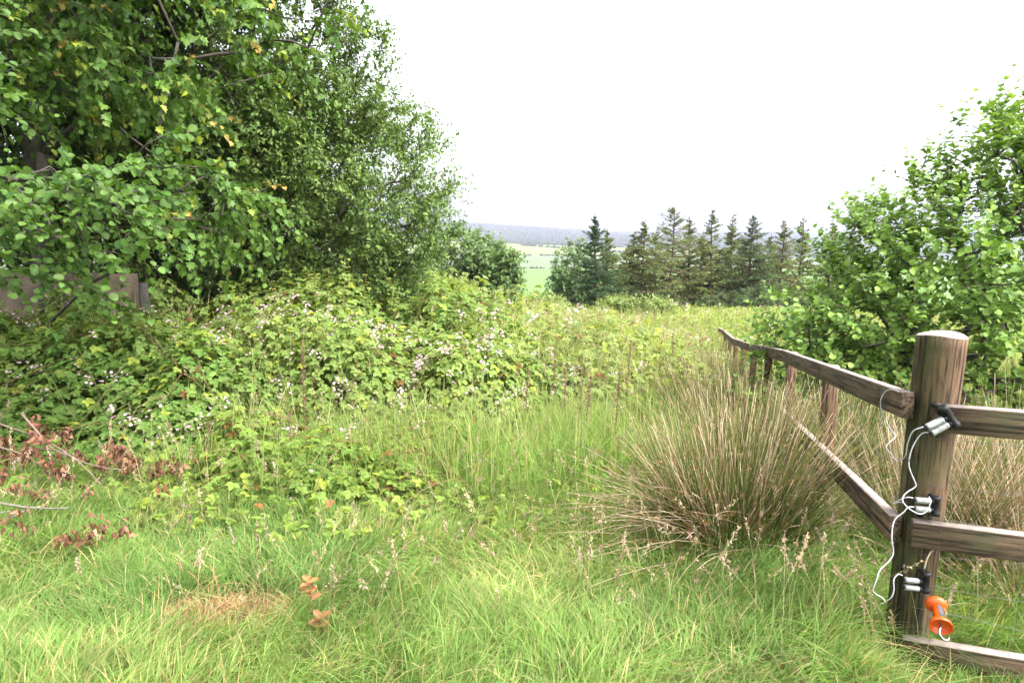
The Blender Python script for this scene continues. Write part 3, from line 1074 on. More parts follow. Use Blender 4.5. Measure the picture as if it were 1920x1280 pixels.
def fru(n, ya, yb, pw, pad=.35):
    """points in the wedge of ground the camera looks over, denser near"""
    u = U(0, 1, n)
    if pw == 1:
        y = ya * (yb / ya) ** u
    else:
        k = 2 - pw
        y = (ya ** k + (yb ** k - ya ** k) * u) ** (1 / k)
    x = U(-1, 1, n) * (y * .86 + pad)
    return x, y


def grass_tint(x, y, n):
    a = vnoise(x, y, .9, 51) * .6 + vnoise(x, y, .3, 52) * .4
    c = mixc((.088, .170, .038), (.185, .280, .070), np.clip(a * 1.4 - .2 + U(-.35, .35, n), 0, 1))
    straw = U(0, 1, n) < .09 + .14 * (vnoise(x, y, .7, 53) > .66)
    c[straw] = jit(np.tile((.36, .30, .14), (straw.sum(), 1)), .2)
    return jit(c, .15)


SOIL = at(425, 1140, 2.57)
gr = Geo()
n = 150000
x, y = fru(n, 1.5, 6.2, 1.3)
tall = .075 + .12 * vnoise(x, y, .8, 61) + .09 * vnoise(x, y, .25, 62)
tall = tall * (.85 + .3 * sstep(3, 4.8, y) + .35 * sstep(.6, 1.8, x))
tall = np.where((x > 1.25) & (y < 2.3), tall * .48, tall)
dpatch = np.hypot((x - SOIL[0]) / .28, (y - SOIL[1]) / .2)
tall = np.where(dpatch < 1, tall * .35, tall)
h = tall * U(.55, 1.25, n)
ld = (vnoise(x, y, .6, 63) * 2.2 - 1.1) * np.pi + rng.normal(0, 1.1, n)
le = np.abs(rng.normal(.55, .45, n)) + .5 * vnoise(x, y, .5, 64)
c = grass_tint(x, y, n)
pm = dpatch + U(-.3, .3, n) < .9
c[pm] = jit(np.tile((.30, .19, .10), (pm.sum(), 1)), .3)
wd = U(.0022, .0075, n) * np.clip(y / 3.2, .8, 2)
blades(gr, x, y, h, wd, ld, le, c, 0, jit(c * .85 + np.array([.06, .06, .015]) * .6, .1))
# grass growing on between the brambles and along the fence
n = 70000
x, y = fru(n, 5.5, 30, 1.25, .3)
tall = .22 + .3 * vnoise(x, y, 1.5, 65)
c = grass_tint(x, y, n)
far = sstep(7, 20, y)[:, None]
c = c * (1 - far * .6) + jit(mixc((.20, .21, .06), (.32, .31, .11), U(0, 1, n)), .15) * far * .6
blades(gr, x, y, tall * U(.5, 1.3, n), U(.004, .008, n) * np.clip(y / 7, 1, 3), U(0, 6.28, n), np.abs(rng.normal(.4, .3, n)), c)
# stems standing up through the brambles and scrub
n = 34000
x, y = fru(n, 4.6, 26, 1.15, .2)
kk = (vnoise(x, y, 1.1, 91) + .35 * sstep(-2.5, .5, x) + U(-.25, .25, n) > .55)
x, y = x[kk], y[kk]
n = len(x)
allm = [m for o_ in BRAMBLES for m in o_]
hb = bramble_height(x, y, allm)
hh_ = U(.2, .6, n)
c = jit(mixc((.17, .235, .06), (.40, .37, .19), U(0, 1, n) ** 1.3), .2)
blades(gr, x, y, hh_, U(.003, .006, n) * np.clip(y / 6, 1, 3), U(0, 6.28, n), np.abs(rng.normal(.3, .25, n)), c, hb * .75)
# long grass growing up into the front of the brambles
n = 9500
y = U(3.9, 6.0, n)
x = U(-4.2, .9, n)
kk = vnoise(x, y, .7, 95) + .5 * (bramble_height(x, y, allm) < .35) * (y > 4.2) + U(-.2, .2, n) - .5 * sstep(-2.2, -2.7, x) > .72
x, y = x[kk], y[kk]
n = len(x)
c = grass_tint(x, y, n)
blades(gr, x, y, U(.22, .55, n), U(.003, .0065, n), U(0, 6.28, n), np.abs(rng.normal(.35, .3, n)), c, bramble_height(x, y, allm) * .35, jit(c * .8 + np.array([.06, .05, .02]), .1))
# thatch: short dead blades lying every way under the green
n = 13000
x, y = fru(n, 1.5, 5.5, 1.3)
blades(gr, x, y, U(.04, .12, n), U(.002, .005, n), U(0, 6.28, n), U(.8, 2.2, n), jit(mixc((.20, .16, .07), (.34, .29, .15), U(0, 1, n)), .2), .02)
tag(gr.build("grass", M_GRASS), "rough green grass covering the foreground and the strip along the fence", "grass", kind="stuff")

# seed heads of the grasses: a stalk and a plume of tiny spikelets
gs = Geo()
n = 2000
x, y = fru(n, 2.1, 15, 1.0)
fars = np.clip(y / 4.5, 1, 2.6)
pr = .15 + .6 * (vnoise(x, y, .8, 71) > .5) + .9 * (x > .3)
k = U(0, 1.2, n) < pr
k &= ~((x > .35 * y + .8) & (y < 1.7))
x, y, fars = x[k], y[k], fars[k]
n = len(x)
h = U(.25, .48, n) + .35 * sstep(4.5, 7, y) + .5 * bramble_height(x, y, allm)
th = U(0, 6.28, n)
t = np.linspace(0, 1, 5)
SP = np.zeros((n, 5, 3))
ln = U(.05, .5, n)
SP[..., 0] = x[:, None] + np.cos(th)[:, None] * (ln * h)[:, None] * t ** 2
SP[..., 1] = y[:, None] + np.sin(th)[:, None] * (ln * h)[:, None] * t ** 2
SP[..., 2] = ground(x, y)[:, None] + h[:, None] * (t - .15 * ln[:, None] * t ** 2)
tubes(gs, SP, np.linspace(.0013, .0008, 5)[None] * fars[:, None], jit(mixc((.16, .2, .06), (.3, .24, .13), U(0, 1, n)), .2), 3)
K = 26
f = U(0, 1, (n, K))
tipd = unit(SP[:, -1] - SP[:, -2])
hl = U(.05, .10, n)
pos = SP[:, -1][:, None] + tipd[:, None] * ((f - .6) * hl[:, None])[..., None] + rng.normal(0, .006, (n, K, 3)) * (1.2 - f)[..., None]
ax = unit(tipd[:, None] + rng.normal(0, .45, (n, K, 3)))
c = np.repeat(jit(mixc((.24, .155, .13), (.34, .28, .16), np.clip(U(0, 1, n) + sstep(5, 8, y) * .6, 0, 1)), .15), K, 0)
inst(SLIM, pos.reshape(-1, 3), ax.reshape(-1, 3), rdir(n * K), U(.008, .015, n * K) * np.repeat(fars, K), c, gs, 1.5)
tag(gs.build("grass_seed_heads", M_DRY), "pinkish brown grass seed heads scattered through the grass", "grass seed heads", kind="stuff")


# ------------------------------------------------------------------ rushes
def rush_clump(label, cx, cyy, n, rad, L, spread, dryf=.45, arch=0, sd_=1.0, group="rush clumps by the fence", wmul=1.0):
    gz = float(ground(cx, cyy))
    root = empty("rush_clump", (cx, cyy, gz), label, "rush clump", group)
    gg, gd, gh = Geo(), Geo(), Geo()
    S = 7
    t = np.linspace(0, 1, S)

    def stems(n, dry, arch_only=False):
        rr = rad * np.sqrt(U(0, 1, n))
        th = U(0, 6.283, n)
        bx, by = cx + rr * np.cos(th), cyy + rr * np.sin(th)
        tilt = np.abs(rng.normal(0, .45, n)) * spread + .5 * spread * rr / rad
        tilt = np.clip(tilt, 0, 1.35)
        dth = th + rng.normal(0, .5, n)
        ll = L * U(.55, 1.12, n) * np.where(tilt < .6, 1, .92)
        sag = U(.03, .22, n) * (.4 + tilt) + (U(0, 1, n) < .12) * U(.1, .45, n)
        if arch_only:
            dth = np.pi + rng.normal(.25, .5, n)
            tilt = U(.8, 1.3, n)
            sag = U(.12, .38, n)
            ll = L * U(.95, 1.3, n)
        P = np.zeros((n, S, 3))
        s, c_ = np.sin(tilt), np.cos(tilt)
        P[..., 0] = bx[:, None] + (np.cos(dth) * s)[:, None] * ll[:, None] * t
        P[..., 1] = by[:, None] + (np.sin(dth) * s)[:, None] * ll[:, None] * t
        P[..., 2] = ground(bx, by)[:, None] - .02 + ll[:, None] * (c_[:, None] * t - sag[:, None] * t ** 2.3)
        P[..., 2] = np.maximum(P[..., 2], ground(P[..., 0], P[..., 1]) + .02)
        R = np.broadcast_to(np.linspace(.0021, .0008, S) * wmul * (1.35 if arch_only else 1), (n, S))
        if dry:
            a = mixc((.12, .07, .025), (.20, .115, .045), U(0, 1, n))
            b = mixc((.36, .26, .16), (.56, .44, .32), U(0, 1, n))
        else:
            a = mixc((.045, .09, .018), (.085, .12, .026), U(0, 1, n))
            b = mixc((.10, .15, .035), (.27, .22, .085), U(0, 1, n) ** 1.6)
        tq = np.clip(t * 1.7 - .6, 0, 1)
        T = jit(a, .15)[:, None] * (1 - tq)[None, :, None] + jit(b, .15)[:, None] * tq[None, :, None]
        tubes(gd if dry else gg, P, R, T, 3)
        return P
    nd = int(n * dryf)
    P1 = stems(nd, True)
    P2 = stems(n - nd, False)
    if arch:
        stems(arch, True, True)
    # little brown flower tufts two thirds up the green stems
    m = U(0, 1, len(P2)) < .35
    q = P2[m][:, 5]
    K = 9
    pos = np.repeat(q, K, 0) + rng.normal(0, .008, (len(q) * K, 3))
    inst(DIA, pos, rdir(len(pos)), rdir(len(pos)), U(.007, .014, len(pos)), jit(np.tile((.20, .115, .04), (len(pos), 1)), .3), gh)
    gg.build("green_stems", M_GRASS, root)
    gd.build("dry_stems", M_DRY, root)
    gh.build("flower_tufts", M_DRY, root)
    return root


rush_clump("big round clump of rushes beside the corner post, straw coloured tips arching outwards", 1.22, 3.35, 1200, .31, .86, .62, .30, 95, wmul=1.15)
rush_clump("rush clump behind the big one, at the second fence post", 1.75, 4.6, 900, .25, .85, .6, .35)
rush_clump("thin rush clump halfway along the fence, left of the top rail", 2.05, 6.4, 800, .3, .85, .55, .3, wmul=1.3)
rush_clump("far rush clump near the end of the fence rail", 2.9, 9.4, 700, .4, .85, .55, .4, wmul=1.7)
rush_clump("rush clump beyond the fence between the first two posts", 2.35, 4.35, 900, .28, .85, .6, .3)
rush_clump("straw coloured rush clump behind the corner post on the right", 2.25, 3.2, 900, .25, .8, .7, .42)
rush_clump("dry tangled rush clump at the right edge behind the wire netting", 2.9, 3.25, 1100, .3, .8, .8, .5)
rush_clump("low rush clump at the right edge under the bottom rail", 2.45, 2.75, 700, .22, .62, .9, .6)
rush_clump("green rush clump at the right edge by the alder bush", 3.4, 4.2, 800, .3, .9, .6, .35)


# dock stalks
def dock(label, px, py, Y, h):
    t = at(px, py, Y)
    gz = float(ground(t[0], Y))
    h = max(t[2] - gz, .3)
    base = np.array([t[0] - .03 * U(0, 1.5), Y, gz])
    root = empty("dock_stalk", base, label, "dock plant", "tall brown dock stalks")
    tt = np.linspace(0, 1, 6)
    P = np.stack([base[0] + (t[0] - base[0]) * tt ** 1.5, np.full(6, Y), gz + h * tt], 1)
    g = Geo()
    tubes(g, P[None], np.linspace(.0045, .0022, 6)[None], np.array([.10, .055, .033]), 5)
    n = int(300 * h)
    f = U(.5, 1, n)
    q = np.stack([np.interp(f, tt, P[:, c]) for c in range(3)], 1) + rng.normal(0, .013, (n, 3)) * (1.25 - f)[:, None] * 1.7
    g.build("stem", M_BARK, root, True)
    gh = Geo()
    inst(DIA, q, rdir(n) + np.array([0, 0, .6]), rdir(n), U(.010, .02, n), jit(mixc((.12, .07, .045), (.20, .14, .085), U(0, 1, n)), .2), gh)
    gh.build("seed_head", M_DRY, root)


for px, py, Y, lab in [(1162, 690, 5.2, "tallest brown dock stalk, right of the group in the grass path"),
                       (1108, 705, 5.3, "brown dock stalk just left of the tallest one"),
                       (1092, 712, 5.5, "slanting brown dock stalk in the middle of the group"),
                       (1060, 690, 5.7, "thin brown dock stalk at the left of the path group"),
                       (1040, 655, 6.6, "dock stalk standing farther back at the bramble edge"),
                       (1182, 650, 6.8, "distant dock stalk behind the tallest one"),
                       (1262, 625, 8.5, "farthest dock stalk, near the end of the fence"),
                       (568, 640, 4.9, "tall lone dock stalk in front of the flowering mound"),
                       (542, 770, 4.5, "short dark dock stalk at the low bramble patch"),
                       (392, 790, 4.6, "short dark stalk left of the low bramble patch"),
                       (990, 690, 6.0, "slim dock stalk at the right foot of the flowering mound")]:
    dock(lab, px, py, Y, .8)
b0, b1 = at(1095, 945, 2.9), at(1093, 1090, 2.85)
g = Geo()
tubes(g, np.array([[b1 + [0, 0, -.1], (b0 + b1) / 2 + [.005, 0, 0], b0]]), np.array([[.003, .0022, .0015]]), np.array([.11, .07, .045]), 5)
tag(g.build("dry_stalk", M_BARK, None, True), "single thin dry stalk upright in the grass left of the big rush clump", "stalk")

# ------------------------------------------------------------------ dead branches on the left
DY = 4.35
root = empty("dead_branch", at(120, 930, DY), "cut dead branch with curled red brown leaves lying against the left brambles", "branch")
twl = [[(-60, 770), (0, 795), (60, 815), (110, 838), (160, 875), (195, 915)],
       [(60, 840), (110, 845), (160, 868), (200, 878), (235, 880)],
       [(40, 775), (75, 815), (95, 840), (140, 862)],
       [(-40, 880), (20, 890), (60, 905), (120, 925), (160, 960)],
       [(250, 880), (270, 900), (285, 935), (300, 945)],
       [(-60, 830), (-10, 835), (40, 850), (90, 880), (125, 920)]]
g, gl = Geo(), Geo()
nodes_ = []
for k, pl in enumerate(twl):
    P = np.array([at(px, py, DY + (.12 * math.sin(k * 2 + i) - .05 * i)) for i, (px, py) in enumerate(pl)])
    t = np.linspace(0, 1, len(P))
    tf = np.linspace(0, 1, 9)
    P = np.stack([np.interp(tf, t, P[:, c]) for c in range(3)], 1)
    tubes(g, P[None], np.linspace(.008, .003, 9)[None], np.array([.15, .11, .085]), 5)
    nodes_.append(P)
g.build("twigs", M_BARK, root, True)
spots = [(10, 815), (22, 835), (30, 850), (40, 860), (0, 825), (62, 785), (70, 800), (80, 815), (45, 840), (60, 850), (70, 862), (90, 870), (112, 812), (120, 815), (135, 835), (145, 845), (100, 860),
         (110, 875), (118, 890), (130, 895), (112, 900), (195, 838), (205, 848), (185, 860), (195, 868), (225, 848), (235, 855), (240, 868), (232, 850), (250, 860), (260, 862), (290, 865), (298, 872), (318, 862), (328, 880),
         (5, 885), (15, 895), (60, 900), (72, 905), (80, 925), (88, 930), (35, 920), (20, 925), (165, 925), (220, 885), (218, 890), (282, 890), (278, 905), (296, 918), (62, 932), (25, 975), (50, 1000), (105, 1010), (120, 1005), (128, 1012), (155, 1010), (185, 990), (190, 985), (170, 995), (228, 985), (195, 962)]
P, A, S, C, Nn = [], [], [], [], []
for px, py in spots:
    c0 = at(px + U(-8, 8), py + U(-8, 8), (3.15 + U(-.1, .1) if py > 965 else 3.75 if py > 915 else DY + U(-.25, .2)))
    k = rng.integers(9, 14)
    for _ in range(k):
        P.append(c0 + rng.normal(0, 1, 3) * np.array([.02, .02, .03]))
        A.append(unit(np.array([U(-.6, .6), U(-.4, .4), -1 + U(0, .7)])))
        Nn.append(rdir(1)[0])
        S.append(U(.035, .062) * (.72 if py > 915 else 1))
CURL = sym([(.2, .2), (.3, .5), (.18, .85)], .75, .35)
n = len(P)
inst(CURL, np.array(P), np.array(A), np.array(Nn), np.array(S), jit(mixc((.10, .042, .024), (.20, .10, .06), U(0, 1, n)), .3), gl, .7)
gl.build("withered_leaves", M_DRY, root)

root_p = [[(-60, 930), (0, 943), (50, 951), (95, 953), (130, 952)], [(-60, 963), (0, 960), (50, 957)], [(-40, 1000), (10, 975), (50, 955)]]
g = Geo()
for k, pl in enumerate(root_p):
    P = np.array([at(px, py, 3.5 - .02 * k - (.0 if k == 0 else .06 * (2 - i))) for i, (px, py) in enumerate(pl)])
    t = np.linspace(0, 1, len(P))
    P = np.stack([np.interp(np.linspace(0, 1, 9), t, P[:, c]) for c in range(3)], 1)
    tubes(g, P[None], (np.linspace(.009, .004, 9) * (1 if k == 0 else .7))[None], np.array([.15, .13, .12]), 6)
tag(g.build("fallen_branch", M_BARK, None, True), "bare grey forked branch lying in the grass at the left edge", "branch")

# oak seedlings
for px, py, Y, tints, lab in [(580, 1085, 2.5, [(.20, .085, .04), (.19, .12, .035)], "oak seedling with upright orange leaves in the foreground grass"),
                              (600, 1150, 2.35, [(.16, .13, .03), (.19, .085, .04)], "low seedling with mottled ochre leaves nearer the camera")]:
    t = at(px, py, Y)
    gz = float(ground(t[0], Y))
    root = empty("oak_seedling", (t[0], Y, gz), lab, "seedling", "seedlings in the grass")
    g = Geo()
    tubes(g, np.array([[[t[0], Y, gz], [t[0] + .01, Y, (gz + t[2]) / 2], [t[0], Y, t[2]]]]), np.array([[.003, .0025, .0015]]), np.array([.18, .12, .06]), 5)
    g.build("stem", M_BARK, root, True)
    n = 11
    q = np.stack([np.full(n, t[0]), np.full(n, Y), np.linspace(t[2] - .09, t[2] + .0, n)], 1)
    th = np.arange(n) * 2.4
    gl = Geo()
    inst(OVAL, q, np.stack([np.cos(th), np.sin(th), np.full(n, .55)], 1), unit(np.array([0, -.3, 1.]) + rdir(n) * .3), U(.035, .06, n), jit(mixc(tints[0], tints[1], U(0, 1, n)), .3), gl, 1.0)
    gl.build("leaves", M_DRY, root)

# ------------------------------------------------------------------ fence
PX, PY = 1.58, 2.33                              # corner post
GD = np.array([.263, .965, 0])                   # direction of the run going away
GDn = GD / np.linalg.norm(GD)
SL = -.122                                       # fall of the run per metre
RD = np.array([.952, -.306, 0])                  # direction of the run to the right
W_POST = woodmat("post_timber", (.028, .018, .011), (.155, .10, .062), (.065, .068, .03), 'Z', .75, 10)
W_RAIL = woodmat("rail_timber", (.028, .019, .011), (.125, .083, .051), (.065, .065, .032), 'X', .7, 9)
W_RED = woodmat("treated_timber", (.06, .033, .02), (.19, .105, .065), (.08, .07, .035), 'Z', .55)
M_CUT = simplemat("weathered_top", (.24, .195, .17), .85, .2, 0, 30, .25, .4)
M_WIRE = simplemat("galvanised_wire", (.13, .125, .12), .6, .3, .4)

fence = empty("wooden_fence", (PX, PY, 0), "weathered post and rail fence with a stout round corner post at the right", "fence")


def mesh_obj(name, V, F, mats, parent, midx=None, tint=(1, 1, 1), smooth=False, matrix=None):
    o = Geo().add(V, F, tint).build(name, None, None, smooth)
    for m in mats:
        o.data.materials.append(m)
    if midx is not None:
        o.data.polygons.foreach_set("material_index", np.asarray(midx, np.int32))
    if parent is not None:
        o.parent = parent
        o.matrix_parent_inverse.identity()
    return o


def lathe(profile, axis0, axis1, n=24):
    """profile [(t along, radius)] revolved about the segment axis0->axis1"""
    a0, a1 = np.array(axis0, float), np.array(axis1, float)
    d = a1 - a0
    u = unit(d)
    r = unit(np.cross(u, np.array([0, 1., .1])))
    q = np.cross(u, r)
    th = np.arange(n) / n * 2 * np.pi
    V = np.concatenate([a0 + d * t + rad * (np.cos(th)[:, None] * r + np.sin(th)[:, None] * q) for t, rad in profile])
    m = len(profile)
    i = np.arange(m * n).reshape(m, n)
    nx = np.roll(i, -1, 1)
    F = np.stack([i[:-1], nx[:-1], nx[1:], i[1:]], -1).reshape(-1, 4)
    return V, [F, i[0][::-1][None], i[-1][None]]



# corner post: tapered round timber, drying crack on the left, weathered flat top
nz_, na = 40, 72
zz = np.linspace(-.35, 1.185, nz_)
an = np.arange(na) / na * 2 * np.pi
V = np.zeros((nz_, na, 3))
T = np.ones((nz_, na, 3))
for k, z in enumerate(zz):
    f = (z + .35) / 1.535
    r = .073 + .008 * f + .0022 * np.sin(3 * an + 1) + .003 * (vnoise(an * 3, an * 0 + z * 3, 1, 8) - .5)
    da = np.angle(np.exp(1j * (an - math.radians(181 + 4 * math.sin(z * 3)))))
    r = r - .024 * np.exp(-(da / .075) ** 2) * sstep(.3, .7, z)
    da2 = np.angle(np.exp(1j * (an - math.radians(301))))
    r = r - .006 * np.exp(-(da2 / .045) ** 2)
    V[k, :, 0] = .012 * (f - .5) + r * np.cos(an)
    V[k, :, 1] = r * np.sin(an)
    V[k, :, 2] = z + (.006 * np.sin(2 * an) if k == nz_ - 1 else 0)
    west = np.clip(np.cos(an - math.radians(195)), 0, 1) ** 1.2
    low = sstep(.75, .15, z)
    moss_shade = np.clip(west * .85 + low * .55 * np.clip(np.cos(an - math.radians(220)) + .4, 0, 1), 0, 1)[:, None]
    T[k] = (1 - moss_shade) * np.array([1.1, 1, .95]) + moss_shade * np.array([.42, .58, .36])  # west and low side: algae green with the shade put into the tint
V = V.reshape(-1, 3)
i = np.arange(nz_ * na).reshape(nz_, na)
nx = np.roll(i, -1, 1)
F = np.stack([i[:-1], nx[:-1], nx[1:], i[1:]], -1).reshape(-1, 4)
# top: ring inset then disc
ring = V[i[-1]] * np.array([.93, .93, 1]) + np.array([0, 0, .004])
ctr = np.array([[.006, 0, 1.191]])
Vt = np.concatenate([V, ring, ctr])
o1 = nz_ * na + np.arange(na)
F2 = np.stack([i[-1], np.roll(i[-1], -1), np.roll(o1, -1), o1], 1)
F3 = np.stack([o1, np.roll(o1, -1), np.full(na, nz_ * na + na)], 1)
midx = np.concatenate([np.zeros(len(F)), np.ones(len(F2) + len(F3))])
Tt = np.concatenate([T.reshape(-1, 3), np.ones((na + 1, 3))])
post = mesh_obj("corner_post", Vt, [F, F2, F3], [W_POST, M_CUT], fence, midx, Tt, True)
post.data.polygons.foreach_set("use_smooth", midx < .5)


def rail(p0, p1, hgt, thick, name="rail", n=14, sag=0., mat=None, wob=.004, twist=0.):
    """sawn board from p0 to p1 (top inner edge centre line), x = along"""
    p0, p1 = np.array(p0, float), np.array(p1, float)
    d = p1 - p0
    L = np.linalg.norm(d)
    ex = d / L
    ey = unit(np.cross(np.array([0, 0, 1.]), ex))
    ez = np.cross(ex, ey)
    sec = np.array([(-.5, -.47), (-.47, -.5), (.47, -.5), (.5, -.47), (.5, .47), (.47, .5), (-.47, .5), (-.5, .47)])
    t = np.linspace(0, 1, n)
    V = np.zeros((n, 8, 3))
    for k in range(n):
        w_ = wob * (vnoise(t[k] * L * 2 + p0[0] * 7, p0[2] * 9., 1, 12) - .5)
        V[k, :, 0] = t[k] * L
        V[k, :, 1] = sec[:, 0] * thick + w_ * 2
        V[k, :, 2] = sec[:, 1] * hgt - sag * math.sin(math.pi * t[k]) + w_
    i = np.arange(n * 8).reshape(n, 8)
    nx = np.roll(i, -1, 1)
    F = np.stack([i[:-1], i[1:], nx[1:], nx[:-1]], -1).reshape(-1, 4)
    seg = np.tile(np.arange(8), n - 1)
    midx = np.concatenate([np.where((seg >= 4) & (seg <= 6), 1, 0), [0, 0]])
    caps = np.array([i[0], i[-1][::-1]])
    o = mesh_obj(name, V.reshape(-1, 3), [F, caps], [mat or W_RAIL, M_CUT], fence, midx)
    from mathutils import Matrix
    M = Matrix(((ex[0], ey[0], ez[0], p0[0] - PX), (ex[1], ey[1], ez[1], p0[1] - PY), (ex[2], ey[2], ez[2], p0[2]), (0, 0, 0, 1)))
    o.matrix_local = M
    return o


def run_pt(s, z, side=0.):
    """point along the run going away: s metres from the post, z above the falling line, side to the left"""
    nrm = np.array([-GDn[1], GDn[0], 0])
    dip = -.10 * float(sstep(3.5, 7.5, s))+ .10*float(sstep(8,13,s))
    return np.array([PX, PY, 0]) + GDn * s + nrm * side + np.array([0, 0, z + SL * s + dip])


off = .098
segs = [(-.05, 3.0), (3.005, 5.9), (5.905, 8.8), (8.805, 11.7), (11.705, 13.6)]
for a, b in segs:
    rail(run_pt(a, .918, off), run_pt(b, .918, off), .098, .04)
for a, b in segs[:1]:
    rail(run_pt(a, .43, off), run_pt(b, .43, off), .098, .04)
for a, b in [(-.10, 3.6)]:
    for z, dx in ((.895, .012), (.45, -.012), (-.025, -.005)):
        nr = np.array([RD[1], -RD[0], 0])
        q0 = np.array([PX, PY, 0]) + RD * (a + dx * 1.2 + .06) + nr * .098 + np.array([0, 0, z])
        q1 = np.array([PX, PY, 0]) + RD * b + nr * .098 + np.array([0, 0, z - .02])
        rail(q0, q1, .10, .04)
# intermediate square posts
for k in range(1, 9):
    s = 1.47 * k
    top = run_pt(s, .955, .048)
    gz = float(ground(top[0], top[1])) - .2
    H = top[2] - gz
    a = .038
    zl = np.linspace(0, H, 6)
    sec = np.array([(-1, -.9), (-.9, -1), (.9, -1), (1, -.9), (1, .9), (.9, 1), (-.9, 1), (-1, .9)]) * a
    V = np.concatenate([np.column_stack([sec + rng.normal(0, .0015, 2), np.full(8, z)]) for z in zl])
    i = np.arange(48).reshape(6, 8)
    nx = np.roll(i, -1, 1)
    F = np.stack([i[:-1], nx[:-1], nx[1:], i[1:]], -1).reshape(-1, 4)
    o = mesh_obj("fence_post", V, [F, np.array([i[-1], i[0][::-1]])], [W_RED, M_CUT], fence, np.concatenate([np.zeros(len(F)), [1, 0]]))
    o.location = (top[0] - PX, top[1] - PY, gz)
    o.rotation_euler.z = math.atan2(GDn[1], GDn[0])

# nail heads and wire staples on the rail ends
M_RUST = simplemat("rusty_nail", (.05, .03, .022), .7, .3, .5, 90, .3)
nrv = np.array([RD[1], -RD[0], 0])
lnv = np.array([-GDn[1], GDn[0], 0])
spots_ = [(np.array([PX, PY, 0]) + RD * dx + nrv * .1185 + np.array([0, 0, z]), nrv) for z in (.87, .92, .425, .475) for dx in (.0, .03)]
spots_ += [(run_pt(s_, z, off + .0205), lnv) for s_ in (.0, 1.46, 1.49, 2.93, 4.41) for z in (.90, .935)]
for q, nv_ in spots_:
    V, F = lathe([(0, .0048), (.7, .0048), (1, .003)], q - nv_ * .004, q + nv_ * .0025, 9)
    mesh_nail = Geo().add(V - np.array([PX, PY, 0]), F, (1, 1, 1)).build("nail", M_RUST, None, True)
    mesh_nail.parent = fence

# wire netting on both runs
g = Geo()
ss = np.linspace(0, 10, 40)
for z in (.08, .2, .32, .45, .6, .76):
    P = np.array([run_pt(s, z + .008 * math.sin(s * 5 + z * 20), .0) for s in ss])
    tubes(g, P[None], np.full((1, 40), .0009), np.array([.3, .29, .28]), 4)
    nrr = np.array([RD[1], -RD[0], 0])
    P = np.array([np.array([PX, PY, 0]) + RD * (s * .36 - .02) + nrr * (.084 if s * .36 < .1 else .084 - min(.02, s * .01)) + np.array([0, 0, z + .05 + .012 * math.sin(s * 2.1 + z * 17) - .05 * s * .36]) for s in ss])
    tubes(g, P[None], np.full((1, 40), .0009), np.array([.3, .29, .28]), 4)
for s in np.arange(.3, 9.5, .3):
    P = np.array([run_pt(s + .01 * math.sin(z * 9 + s), z, .0) for z in np.linspace(.03, .78, 6)])
    tubes(g, P[None], np.full((1, 6), .0008), np.array([.28, .25, .23]), 4)
for s in np.arange(.32, 3.5, .3):
    P = np.array([np.array([PX, PY, 0]) + RD * (s + .008 * math.sin(z * 12 + s * 3)) + nrr * .07 + np.array([0, 0, z]) for z in np.linspace(.02, .82, 6)])
    tubes(g, P[None], np.full((1, 6), .0008), np.array([.25, .2, .17]), 4)
o = g.build("wire_netting", M_WIRE, fence, True)

# ------------------------------------------------------------------ insulators, cords, gate handle on the post
M_BLACK = simplemat("black_plastic", (.008, .008, .009), .5, .25, 0, 40, .4)
M_TUBE = simplemat("weathered_insulator", (.19, .20, .19), .5, .4, 0, 60, .3, .15)
M_ORANGE = simplemat("orange_plastic", (.52, .075, .006), .35, .5, 0, 30, .1)
M_GREY = simplemat("grey_grip", (.06, .06, .07), .6, .3, 0, 80, .2, .2)
M_STEEL = simplemat("zinc_steel", (.25, .26, .25), .28, .5, .9, 30, .15)
M_CORD = simplemat("white_cord", (.42, .41, .43), .6, .3, 0, 200, .08)


def spline(P, n=40):
    P = np.array(P, float)
    k = len(P)
    Q = np.concatenate([[2 * P[0] - P[1]], P, [2 * P[-1] - P[-2]]])
    out = []
    for t in np.linspace(0, k - 1 - 1e-6, n):
        i = int(t)
        f = t - i
        a, b, c, d = Q[i], Q[i + 1], Q[i + 2], Q[i + 3]
        out.append(.5 * ((2 * b) + (-a + c) * f + (2 * a - 5 * b + 4 * c - d) * f * f + (-a + 3 * b - 3 * c + d) * f ** 3))
    return np.array(out)


